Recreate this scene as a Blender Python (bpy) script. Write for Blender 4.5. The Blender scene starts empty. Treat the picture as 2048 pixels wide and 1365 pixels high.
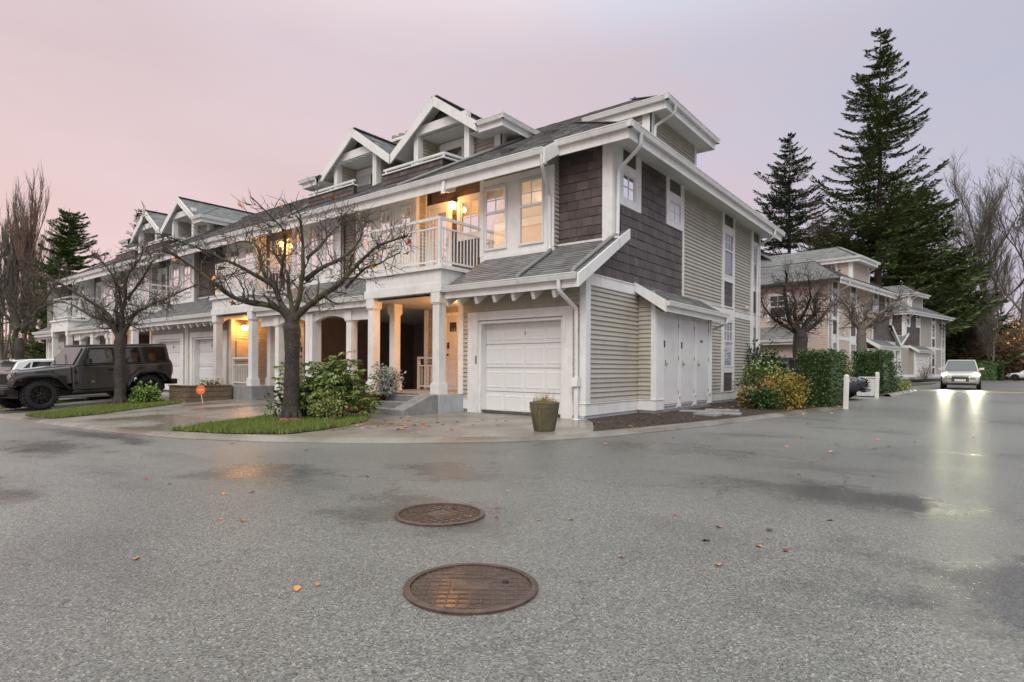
import bpy, bmesh, math, random
from mathutils import Vector, Matrix
sc = bpy.context.scene
R_ = math.radians
# ------------------------------------------------------------------ camera, sky, sun, exposure
cam_d = bpy.data.cameras.new('camera'); cam = bpy.data.objects.new('camera', cam_d)
sc.collection.objects.link(cam); sc.camera = cam
YAW, ROLL = R_(37.9), R_(0.33)
cam_d.sensor_width = 36.0; cam_d.lens = 1180 / 2048 * 36.0; cam_d.shift_y = 54.5 / 2048
cam_d.clip_start = 0.05; cam_d.clip_end = 2000
cF = Vector((-math.sin(YAW), math.cos(YAW), 0)); cR = Vector((math.cos(YAW), math.sin(YAW), 0)); cU = Vector((0, 0, 1))
cx = cR * math.cos(ROLL) + cU * math.sin(ROLL); cy = -cR * math.sin(ROLL) + cU * math.cos(ROLL); cz = -cF
CAM = Vector((6.196, -10.38, 1.08))
cam.matrix_world = Matrix(((cx.x, cy.x, cz.x, CAM.x), (cx.y, cy.y, cz.y, CAM.y), (cx.z, cy.z, cz.z, CAM.z), (0, 0, 0, 1)))

world = bpy.data.worlds.new('World'); sc.world = world; world.use_nodes = True
wn = world.node_tree; wn.nodes.clear()
def W(t, **k):
    n = wn.nodes.new(t)
    for a, b in k.items(): setattr(n, a, b)
    return n
w_out = W('ShaderNodeOutputWorld'); w_bg = W('ShaderNodeBackground'); w_tc = W('ShaderNodeTexCoord')
w_sep = W('ShaderNodeSeparateXYZ'); wn.links.new(w_tc.outputs['Generated'], w_sep.inputs[0])
# dusk cloud deck: pink towards the west (left of the view), lavender blue towards the east
w_dot = W('ShaderNodeVectorMath', operation='DOT_PRODUCT'); wn.links.new(w_tc.outputs['Generated'], w_dot.inputs[0])
w_dot.inputs[1].default_value = (0.80, 0.60, 0.0)
w_noi = W('ShaderNodeTexNoise'); w_noi.inputs['Scale'].default_value = 2.2; w_noi.inputs['Detail'].default_value = 5; w_noi.inputs['Roughness'].default_value = .5
w_map = W('ShaderNodeMapping'); w_map.inputs['Scale'].default_value = (1, 1, 3.5); wn.links.new(w_tc.outputs['Generated'], w_map.inputs[0]); wn.links.new(w_map.outputs[0], w_noi.inputs['Vector'])
w_nm = W('ShaderNodeMapRange'); wn.links.new(w_noi.outputs['Fac'], w_nm.inputs[0]); w_nm.inputs[1].default_value = .3; w_nm.inputs[2].default_value = .7; w_nm.inputs[3].default_value = -.30; w_nm.inputs[4].default_value = .30
w_add = W('ShaderNodeMath', operation='ADD'); wn.links.new(w_dot.outputs['Value'], w_add.inputs[0]); wn.links.new(w_nm.outputs[0], w_add.inputs[1])
w_fr = W('ShaderNodeMapRange'); wn.links.new(w_add.outputs[0], w_fr.inputs[0]); w_fr.inputs[1].default_value = -.7; w_fr.inputs[2].default_value = .7
def sky_ramp(stops):
    n = W('ShaderNodeValToRGB'); wn.links.new(w_fr.outputs[0], n.inputs[0]); cr = n.color_ramp
    for e, (p_, c_) in zip(cr.elements, stops[:2]): e.position = p_; e.color = (*c_, 1)
    for p_, c_ in stops[2:]: cr.elements.new(p_).color = (*c_, 1)
    return n
w_az = sky_ramp([(0.0, (.565, .465, .495)), (.42, (.54, .455, .495)), (.72, (.45, .43, .51)), (1.0, (.36, .395, .49))])
w_az2 = sky_ramp([(0.0, (.76, .52, .465)), (.40, (.715, .51, .50)), (.72, (.62, .485, .525)), (1.0, (.53, .455, .53))])
# pinker glow low over the horizon, greyer and brighter towards the zenith (overcast)
w_lo = W('ShaderNodeMapRange'); wn.links.new(w_sep.outputs['Z'], w_lo.inputs[0]); w_lo.inputs[1].default_value = .0; w_lo.inputs[2].default_value = .46; w_lo.inputs[3].default_value = .85; w_lo.inputs[4].default_value = 0
w_mx = W('ShaderNodeMix', data_type='RGBA'); wn.links.new(w_lo.outputs[0], w_mx.inputs[0]); wn.links.new(w_az.outputs[0], w_mx.inputs[6]); wn.links.new(w_az2.outputs[0], w_mx.inputs[7])
w_hi = W('ShaderNodeMapRange', interpolation_type='SMOOTHSTEP'); wn.links.new(w_sep.outputs['Z'], w_hi.inputs[0]); w_hi.inputs[1].default_value = .40; w_hi.inputs[2].default_value = .95; w_hi.inputs[3].default_value = 1.0; w_hi.inputs[4].default_value = 1.9
w_sc = W('ShaderNodeVectorMath', operation='SCALE'); wn.links.new(w_mx.outputs[2], w_sc.inputs[0]); w_cl = W('ShaderNodeMapRange'); wn.links.new(w_noi.outputs['Fac'], w_cl.inputs[0]); w_cl.inputs[1].default_value = .32; w_cl.inputs[2].default_value = .68; w_cl.inputs[3].default_value = .945; w_cl.inputs[4].default_value = 1.055
w_ml = W('ShaderNodeMath', operation='MULTIPLY'); wn.links.new(w_hi.outputs[0], w_ml.inputs[0]); wn.links.new(w_cl.outputs[0], w_ml.inputs[1]); wn.links.new(w_ml.outputs[0], w_sc.inputs['Scale'])
# the deck overhead is plain grey
w_gz = W('ShaderNodeMapRange', interpolation_type='SMOOTHSTEP'); wn.links.new(w_sep.outputs['Z'], w_gz.inputs[0]); w_gz.inputs[1].default_value = .45; w_gz.inputs[2].default_value = .85
w_m2 = W('ShaderNodeMix', data_type='RGBA'); wn.links.new(w_gz.outputs[0], w_m2.inputs[0]); wn.links.new(w_sc.outputs[0], w_m2.inputs[6]); w_m2.inputs[7].default_value = (1.00, 1.08, 1.05, 1)
wn.links.new(w_m2.outputs[2], w_bg.inputs['Color']); w_bg.inputs['Strength'].default_value = 1.0
wn.links.new(w_bg.outputs[0], w_out.inputs[0])

sun_d = bpy.data.lights.new('sun', 'SUN'); sun = bpy.data.objects.new('sun', sun_d); sc.collection.objects.link(sun)
sun_d.energy = 1.5; sun_d.angle = R_(38); sun_d.color = (1.0, .985, .94)
sun.rotation_euler = Vector((-.30, .62, -.72)).to_track_quat('-Z', 'Y').to_euler()

sc.view_settings.view_transform = 'Standard'; sc.view_settings.look = 'None'; sc.view_settings.exposure = 0.36; sc.view_settings.gamma = 1.0
sc.view_settings.use_curve_mapping = False
sc.cycles.max_bounces = 4; sc.cycles.transparent_max_bounces = 12; sc.cycles.sample_clamp_indirect = 4.0; sc.cycles.diffuse_bounces = 3; sc.cycles.glossy_bounces = 3; sc.cycles.transmission_bounces = 3
sc.cycles.use_denoising = True; sc.cycles.use_adaptive_sampling = True; sc.cycles.adaptive_threshold = .025

# ------------------------------------------------------------------ materials
MATS = {}
def mat(name):
    m = bpy.data.materials.new(name); m.use_nodes = True; nt = m.node_tree; nt.nodes.clear()
    o = nt.nodes.new('ShaderNodeOutputMaterial'); b = nt.nodes.new('ShaderNodeBsdfPrincipled'); nt.links.new(b.outputs[0], o.inputs[0])
    MATS[name] = m
    return m, nt, b
def noise(nt, scale, detail=3, rough=.5, vec=None, stretch=None):
    n = nt.nodes.new('ShaderNodeTexNoise'); n.inputs['Scale'].default_value = scale; n.inputs['Detail'].default_value = detail; n.inputs['Roughness'].default_value = rough
    if vec is None:
        tc = nt.nodes.new('ShaderNodeTexCoord'); vec = tc.outputs['Object']
    if stretch:
        mp = nt.nodes.new('ShaderNodeMapping'); mp.inputs['Scale'].default_value = stretch; nt.links.new(vec, mp.inputs[0]); vec = mp.outputs[0]
    nt.links.new(vec, n.inputs['Vector'])
    return n
def mixc(nt, fac, a, b, blend='MIX'):
    m = nt.nodes.new('ShaderNodeMix'); m.data_type = 'RGBA'; m.blend_type = blend
    for i, v in ((0, fac), (6, a), (7, b)):
        if hasattr(v, 'is_linked') or hasattr(v, 'links'): nt.links.new(v, m.inputs[i])
        elif i == 0: m.inputs[0].default_value = v
        else: m.inputs[i].default_value = (*v, 1)
    return m.outputs[2]
def rng(nt, v, a, b, c, d, smooth=False):
    m = nt.nodes.new('ShaderNodeMapRange'); nt.links.new(v, m.inputs[0])
    if smooth: m.interpolation_type = 'SMOOTHSTEP'
    for i, q in enumerate((a, b, c, d)): m.inputs[i + 1].default_value = q
    return m.outputs[0]
def bump(nt, b, h, strength=.3, dist=.01):
    n = nt.nodes.new('ShaderNodeBump'); n.inputs['Strength'].default_value = strength; n.inputs['Distance'].default_value = dist
    nt.links.new(h, n.inputs['Height']); nt.links.new(n.outputs[0], b.inputs['Normal'])
def worldpos(nt):
    return nt.nodes.new('ShaderNodeNewGeometry').outputs['Position']
def plain(name, col, rough=.5, metal=0, var=.12, scale=3, bstr=0, bscale=40, spec=.5, rand=0, dirt=0):
    m, nt, b = mat(name)
    n = noise(nt, scale, 4, .6)
    c = mixc(nt, rng(nt, n.outputs['Fac'], .3, .7, 0, 1), tuple(x * (1 - var) for x in col), tuple(min(1, x * (1 + var)) for x in col))
    if rand:
        oi = nt.nodes.new('ShaderNodeObjectInfo'); g = nt.nodes.new('ShaderNodeNewGeometry')
        ad = nt.nodes.new('ShaderNodeMath'); ad.operation = 'ADD'; nt.links.new(oi.outputs['Random'], ad.inputs[0]); nt.links.new(g.outputs['Random Per Island'], ad.inputs[1])
        fr = nt.nodes.new('ShaderNodeMath'); fr.operation = 'FRACT'; nt.links.new(ad.outputs[0], fr.inputs[0])
        k = rng(nt, fr.outputs[0], 0, 1, 1 - rand, 1 + rand)
        vm = nt.nodes.new('ShaderNodeVectorMath'); vm.operation = 'SCALE'; nt.links.new(c, vm.inputs[0]); nt.links.new(k, vm.inputs['Scale']); c = vm.outputs[0]
    if dirt:
        d = noise(nt, 1.3, 5, .65, vec=worldpos(nt)); d2 = noise(nt, 9, 4, .6, vec=worldpos(nt), stretch=(1, 1, .25))
        mm = nt.nodes.new('ShaderNodeMath'); mm.operation = 'MULTIPLY'; nt.links.new(rng(nt, d.outputs['Fac'], .42, .72, 0, 1), mm.inputs[0]); nt.links.new(rng(nt, d2.outputs['Fac'], .4, .7, 0, dirt), mm.inputs[1])
        c = mixc(nt, mm.outputs[0], c, (.16, .15, .10))
    nt.links.new(c, b.inputs['Base Color']); b.inputs['Roughness'].default_value = rough; b.inputs['Metallic'].default_value = metal; b.inputs['Specular IOR Level'].default_value = spec
    if bstr:
        bump(nt, b, noise(nt, bscale, 4, .6).outputs['Fac'], bstr, .01)
    return m
plain('white_trim', (.765, .76, .735), .45, var=.05, dirt=.38)
plain('white_metal', (.70, .70, .685), .35, var=.05, dirt=.40)
plain('soffit_white', (.70, .69, .665), .6, var=.04)
plain('siding_beige', (.43, .40, .335), .5, var=.07, rand=.08, dirt=.40)
plain('siding_tan', (.56, .455, .385), .55, var=.05, dirt=.2)
plain('siding_grey', (.40, .37, .325), .55, var=.05, dirt=.2)
plain('shake_brown', (.080, .062, .057), .5, var=.22, scale=5, rand=.34, bstr=.4, bscale=30)
plain('shake_edge', (.02, .016, .015), .8)
plain('roof_base', (.04, .041, .042), .8)
plain('foundation_grey', (.42, .45, .48), .7, var=.1, bstr=.2, dirt=.5)
plain('concrete_step', (.25, .255, .25), .55, var=.22, scale=5, bstr=.3, dirt=.7)
plain('garage_white', (.74, .74, .725), .4, var=.02, dirt=.12)
plain('black_metal', (.015, .015, .016), .4)
plain('dark_plastic', (.03, .03, .032), .5)
plain('grey_plastic', (.22, .22, .23), .5)
plain('brass', (.45, .33, .12), .3, metal=1)
plain('chrome', (.6, .6, .6), .15, metal=1)
plain('pipe_grey', (.21, .215, .205), .5, var=.15, dirt=.5)
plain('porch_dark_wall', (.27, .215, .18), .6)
plain('porch_ceiling', (.55, .53, .48), .6)
plain('door_white', (.68, .675, .66), .4, var=.04, dirt=.2)
plain('interior_wall', (.74, .62, .52), .8, var=.04)
plain('interior_white', (.8, .76, .68), .8, var=.03)
plain('planter_wood', (.16, .115, .075), .6, var=.3, scale=7, bstr=.5, bscale=14)
plain('red_planter', (.16, .05, .025), .5, var=.3, scale=4, bstr=.3)
plain('brick_red', (.30, .09, .05), .8, var=.25, bstr=.5)
plain('clay_pot', (.095, .088, .048), .55, var=.4, scale=5, bstr=.4, bscale=18)
plain('soil', (.045, .030, .022), .9, var=.5, scale=30, bstr=1, bscale=60)
plain('sign_orange', (.85, .16, .04), .4)
plain('paper_cream', (.75, .62, .42), .6)
plain('rusty_iron', (.098, .062, .049), .26, metal=.2, var=.45, scale=14, bstr=.35, bscale=60)
plain('iron_dark', (.060, .046, .039), .17, metal=.2, var=.4, scale=10)
plain('post_white', (.66, .66, .62), .6, var=.06, dirt=.5)
plain('yellow_paint', (.62, .42, .09), .6, var=.2, scale=6)
plain('jeep_paint', (.055, .054, .053), .22, var=.04)
plain('jeep_black', (.010, .010, .010), .55)
plain('tyre_rubber', (.014, .014, .015), .75, var=.2, scale=20, bstr=.2)
plain('rim_black', (.02, .02, .021), .35, metal=.5)
plain('paint_white', (.76, .77, .78), .22, var=.01)
plain('paint_silver', (.55, .54, .47), .25, var=.02, metal=.2)
plain('paint_blue', (.01, .17, .55), .25, var=.02)
plain('paint_black', (.012, .013, .015), .2, var=.02)
plain('tail_red', (.5, .01, .01), .2)
plain('amber_lens', (.75, .16, .01), .25)
plain('lens_clear', (.22, .22, .23), .12)
plain('number_black', (.01, .01, .01), .5)
plain('vent_dark', (.04, .04, .042), .6)
def glass(name, tint, refl=1.0):
    m, nt, b = mat(name); out = [n for n in nt.nodes if n.type == 'OUTPUT_MATERIAL'][0]; nt.nodes.remove(b)
    t = nt.nodes.new('ShaderNodeBsdfTransparent'); t.inputs[0].default_value = (*tint, 1)
    g = nt.nodes.new('ShaderNodeBsdfGlossy'); g.inputs['Roughness'].default_value = .02; g.inputs['Color'].default_value = (.95, .95, .95, 1)
    f = nt.nodes.new('ShaderNodeFresnel'); f.inputs['IOR'].default_value = 1.5
    nb = nt.nodes.new('ShaderNodeBump'); nb.inputs['Strength'].default_value = .03; nb.inputs['Distance'].default_value = .05
    nz = noise(nt, 1.2, 2); nt.links.new(nz.outputs['Fac'], nb.inputs['Height']); nt.links.new(nb.outputs[0], g.inputs['Normal'])
    x = nt.nodes.new('ShaderNodeMixShader'); nt.links.new(f.outputs[0], x.inputs[0]); nt.links.new(t.outputs[0], x.inputs[1]); nt.links.new(g.outputs[0], x.inputs[2]); nt.links.new(x.outputs[0], out.inputs[0])
glass('glass_clear', (.95, .95, .94)); glass('glass_car', (.30, .34, .33))
def dark_glass(name, col, rough=.05, coat=.6):
    m, nt, b = mat(name); b.inputs['Base Color'].default_value = (*col, 1); b.inputs['Roughness'].default_value = rough; b.inputs['Specular IOR Level'].default_value = .9
    b.inputs['Coat Weight'].default_value = coat; b.inputs['Coat Roughness'].default_value = .03
    bump(nt, b, noise(nt, 1.2, 2).outputs['Fac'], .05, .05)
dark_glass('glass_dark', (.05, .055, .06)); dark_glass('glass_tinted', (.006, .006, .007), .04)
dark_glass('glass_blind', (.62, .64, .68), .2)
def emis(name, col, s):
    m, nt, b = mat(name); b.inputs['Base Color'].default_value = (*col, 1); b.inputs['Emission Color'].default_value = (*col, 1); b.inputs['Emission Strength'].default_value = s
emis('lamp_glow', (1, .50, .14), 14); emis('bulb_glow', (1, .78, .42), 30); emis('window_lit', (1, .52, .22), .55); emis('headlight_glow', (1, 1, .72), 120); emis('drl_glow', (1, 1, .9), 8)
# car paint gets a clear coat
for k in ('jeep_paint', 'paint_white', 'paint_silver', 'paint_blue', 'paint_black'):
    b_ = [n for n in MATS[k].node_tree.nodes if n.type == 'BSDF_PRINCIPLED'][0]; b_.inputs['Coat Weight'].default_value = 1.0; b_.inputs['Coat Roughness'].default_value = .03
# roof shingles: grey tabs, each a slightly different tone, wet sheen
m, nt, b = mat('roof_shingle'); g = nt.nodes.new('ShaderNodeNewGeometry')
c = mixc(nt, g.outputs['Random Per Island'], (.110, .110, .110), (.245, .243, .24)); n = noise(nt, 220, 2, .7)
c = mixc(nt, rng(nt, n.outputs['Fac'], .35, .65, 0, .5), c, (.22, .22, .22)); n2 = noise(nt, .9, 4, .6, vec=worldpos(nt)); c = mixc(nt, rng(nt, n2.outputs['Fac'], .4, .75, 0, .35), c, (.08, .079, .078))
nt.links.new(c, b.inputs['Base Color']); b.inputs['Roughness'].default_value = .5; bump(nt, b, n.outputs['Fac'], .4, .004)
# wet asphalt: exposed aggregate, damp streaks along the lane, a few named wet hollows
m, nt, b = mat('asphalt'); P = worldpos(nt)
v = nt.nodes.new('ShaderNodeTexVoronoi'); v.inputs['Scale'].default_value = 118; nt.links.new(P, v.inputs['Vector'])
nm_ = noise(nt, 22, 4, .7, vec=P); nl = noise(nt, .45, 5, .6, vec=P, stretch=(1, 1.8, 1)); ns = noise(nt, .13, 3, .5, vec=P); nw = noise(nt, 1.6, 4, .65, vec=P)
hs = nt.nodes.new('ShaderNodeSeparateColor'); nt.links.new(v.outputs['Color'], hs.inputs[0])
c = mixc(nt, rng(nt, hs.outputs[0], 0, 1, 0, 1), (.112, .110, .103), (.315, .305, .285))
c = mixc(nt, rng(nt, hs.outputs[1], .86, 1.0, 0, .85, True), c, (.56, .54, .49)); c = mixc(nt, rng(nt, hs.outputs[2], .80, 1.0, 0, .9), c, (.035, .035, .034))
c = mixc(nt, rng(nt, nm_.outputs['Fac'], .35, .7, 0, .4), c, (.140, .134, .121))
c = mixc(nt, rng(nt, ns.outputs['Fac'], .38, .62, 0, .42, True), c, (.075, .074, .069))
wet = rng(nt, nl.outputs['Fac'], .45, .85, 0, .8, True)
def mathn(op, a, b_):
    n = nt.nodes.new('ShaderNodeMath'); n.operation = op
    for i, q in enumerate((a, b_)):
        if isinstance(q, (int, float)): n.inputs[i].default_value = q
        else: nt.links.new(q, n.inputs[i])
    return n.outputs[0]
for (wx, wy, rx, ry) in ((3.0, -7.28, .80, .48), (3.12, -7.28, .5, .42), (-3.6, -7.9, 1.3, .45), (.4, -7.2, .8, .5), (1.9, -5.9, .7, .4), (5.2, -4.6, 1.1, .5), (6.4, -6.6, .8, .7), (-5.2, -6.9, 2.2, .28), (3.0, -2.6, 1.0, .6), (-.6, -9.2, .9, .35)):
    mp = nt.nodes.new('ShaderNodeMapping'); mp.vector_type = 'POINT'; mp.inputs['Location'].default_value = (-wx / rx, -wy / ry, 0); mp.inputs['Scale'].default_value = (1 / rx, 1 / ry, 0); nt.links.new(P, mp.inputs[0])
    ln = nt.nodes.new('ShaderNodeVectorMath'); ln.operation = 'LENGTH'; nt.links.new(mp.outputs[0], ln.inputs[0])
    dd = mathn('ADD', ln.outputs['Value'], rng(nt, nw.outputs['Fac'], .3, .7, -.6, .6)); wet = mathn('MAXIMUM', wet, rng(nt, dd, 1.55, .25, 0, 1, True))
vk = nt.nodes.new('ShaderNodeTexVoronoi'); vk.feature = 'DISTANCE_TO_EDGE'; vk.inputs['Scale'].default_value = .30
vo = nt.nodes.new('ShaderNodeVectorMath'); vo.operation = 'MULTIPLY_ADD'; nt.links.new(nw.outputs['Color'], vo.inputs[0]); vo.inputs[1].default_value = (.9, .9, 0); nt.links.new(P, vo.inputs[2]); nt.links.new(vo.outputs[0], vk.inputs['Vector'])
crk = mathn('MULTIPLY', rng(nt, vk.outputs['Distance'], .0035, .0012, 0, 1), rng(nt, ns.outputs['Fac'], .46, .56, 0, .8))
c = mixc(nt, crk, c, (.03, .03, .029))
c = mixc(nt, rng(nt, wet, 0, 1, 0, .62), c, (.042, .041, .038))
nt.links.new(c, b.inputs['Base Color']); nt.links.new(rng(nt, wet, 0, 1, .36, .19), b.inputs['Roughness']); b.inputs['Specular IOR Level'].default_value = .5
ht = mathn('MULTIPLY', v.outputs['Distance'], rng(nt, wet, 0, 1, 1, .30)); bump(nt, b, ht, .5, .006)
# brushed wet concrete
m, nt, b = mat('concrete'); P = worldpos(nt); n1 = noise(nt, 1.1, 5, .6, vec=P); n2 = noise(nt, 45, 4, .7, vec=P); n3 = noise(nt, .5, 4, .5, vec=P)
c = mixc(nt, rng(nt, n1.outputs['Fac'], .35, .65, 0, 1), (.175, .150, .122), (.315, .292, .262)); c = mixc(nt, rng(nt, n3.outputs['Fac'], .48, .62, 0, .7, True), c, (.17, .12, .08)); c = mixc(nt, rng(nt, n2.outputs['Fac'], .3, .7, 0, .35), c, (.10, .095, .085))
nt.links.new(c, b.inputs['Base Color']); nt.links.new(rng(nt, n3.outputs['Fac'], .42, .62, .42, .2, True), b.inputs['Roughness']); bump(nt, b, n2.outputs['Fac'], .25, .004)
m, nt, b = mat('mulch'); P = worldpos(nt); n1 = noise(nt, 55, 5, .75, vec=P); n2 = noise(nt, 2.2, 4, .6, vec=P)
c = mixc(nt, rng(nt, n1.outputs['Fac'], .35, .7, 0, 1), (.012, .009, .008), (.095, .052, .034)); c = mixc(nt, rng(nt, n2.outputs['Fac'], .52, .68, 0, .5), c, (.085, .075, .02))
nt.links.new(c, b.inputs['Base Color']); b.inputs['Roughness'].default_value = .75; bump(nt, b, n1.outputs['Fac'], 1, .03)
plain('mulch_chip', (.075, .045, .03), .75, rand=.6, var=.2)
def leafmat(name, c1, c2, rough=.45, trans=.15):
    m, nt, b = mat(name); g = nt.nodes.new('ShaderNodeNewGeometry'); oi = nt.nodes.new('ShaderNodeObjectInfo')
    ad = nt.nodes.new('ShaderNodeMath'); ad.operation = 'ADD'; nt.links.new(oi.outputs['Random'], ad.inputs[0]); nt.links.new(g.outputs['Random Per Island'], ad.inputs[1]); fr = nt.nodes.new('ShaderNodeMath'); fr.operation = 'FRACT'; nt.links.new(ad.outputs[0], fr.inputs[0])
    c = mixc(nt, fr.outputs[0], c1, c2); nt.links.new(c, b.inputs['Base Color']); b.inputs['Roughness'].default_value = rough; b.inputs['Specular IOR Level'].default_value = .4
    b.inputs['Transmission Weight'].default_value = 0; b.inputs['Subsurface Weight'].default_value = 0
leafmat('leaf_rhodo', (.06, .12, .022), (.30, .36, .10), .32); leafmat('leaf_laurel', (.018, .045, .012), (.07, .13, .035)); leafmat('leaf_gold', (.12, .14, .025), (.42, .29, .045))
leafmat('leaf_bright', (.10, .20, .03), (.24, .36, .08)); leafmat('leaf_sage', (.26, .29, .25), (.46, .48, .42)); leafmat('leaf_orange', (.42, .09, .02), (.80, .28, .06)); leafmat('leaf_rust', (.16, .028, .018), (.38, .09, .04)); leafmat('leaf_yellow', (.75, .36, .04), (.85, .50, .10))
leafmat('leaf_dry', (.36, .13, .07), (.62, .30, .18)); leafmat('grass_blade', (.07, .115, .015), (.23, .28, .06), .5); leafmat('needle_green', (.036, .066, .020), (.16, .20, .06), .6); leafmat('needle_blue', (.03, .055, .034), (.11, .15, .085), .6)
leafmat('needle_bright', (.03, .07, .014), (.13, .21, .045), .6); leafmat('bush_brown', (.085, .052, .030), (.27, .165, .095), .8); leafmat('bush_olive', (.055, .058, .024), (.19, .18, .075), .7); leafmat('leaf_redgreen', (.20, .06, .05), (.30, .30, .10))
leafmat('straw', (.22, .15, .06), (.40, .28, .12), .8); leafmat('lichen', (.20, .24, .13), (.38, .42, .28), .9); leafmat('hedge_leaf', (.022, .05, .012), (.085, .14, .035), .5); leafmat('heather', (.18, .22, .07), (.34, .34, .12))
def bark(name, c1, c2, moss, mossf):
    m, nt, b = mat(name); P = worldpos(nt); n1 = noise(nt, 14, 5, .7, vec=P, stretch=(1, 1, 2.4)); n2 = noise(nt, 2.6, 4, .6, vec=P)
    c = mixc(nt, rng(nt, n1.outputs['Fac'], .35, .68, 0, 1), c1, c2); sp = noise(nt, 34, 3, .6, vec=P); c = mixc(nt, rng(nt, sp.outputs['Fac'], .62, .70, 0, .55), c, (.30, .30, .26))
    c = mixc(nt, rng(nt, n2.outputs['Fac'], .42, .62, 0, mossf), c, moss); nt.links.new(c, b.inputs['Base Color']); b.inputs['Roughness'].default_value = .65; bump(nt, b, n1.outputs['Fac'], .9, .03)
bark('bark_cherry', (.010, .007, .007), (.068, .050, .046), (.08, .085, .025), .25); bark('bark_limb', (.018, .014, .012), (.065, .052, .042), (.10, .105, .03), .7)
bark('bark_twig', (.040, .024, .019), (.10, .066, .052), (.10, .10, .05), .25); bark('bark_fir', (.05, .034, .024), (.14, .095, .065), (.08, .085, .03), .3); bark('bark_grey', (.09, .075, .062), (.21, .18, .15), (.15, .15, .065), .4); bark('bark_red', (.10, .052, .038), (.22, .13, .10), (.14, .11, .07), .15)
plain('ground_earth', (.045, .045, .022), .9, var=.4, scale=.7, bstr=.6, bscale=8)

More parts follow.
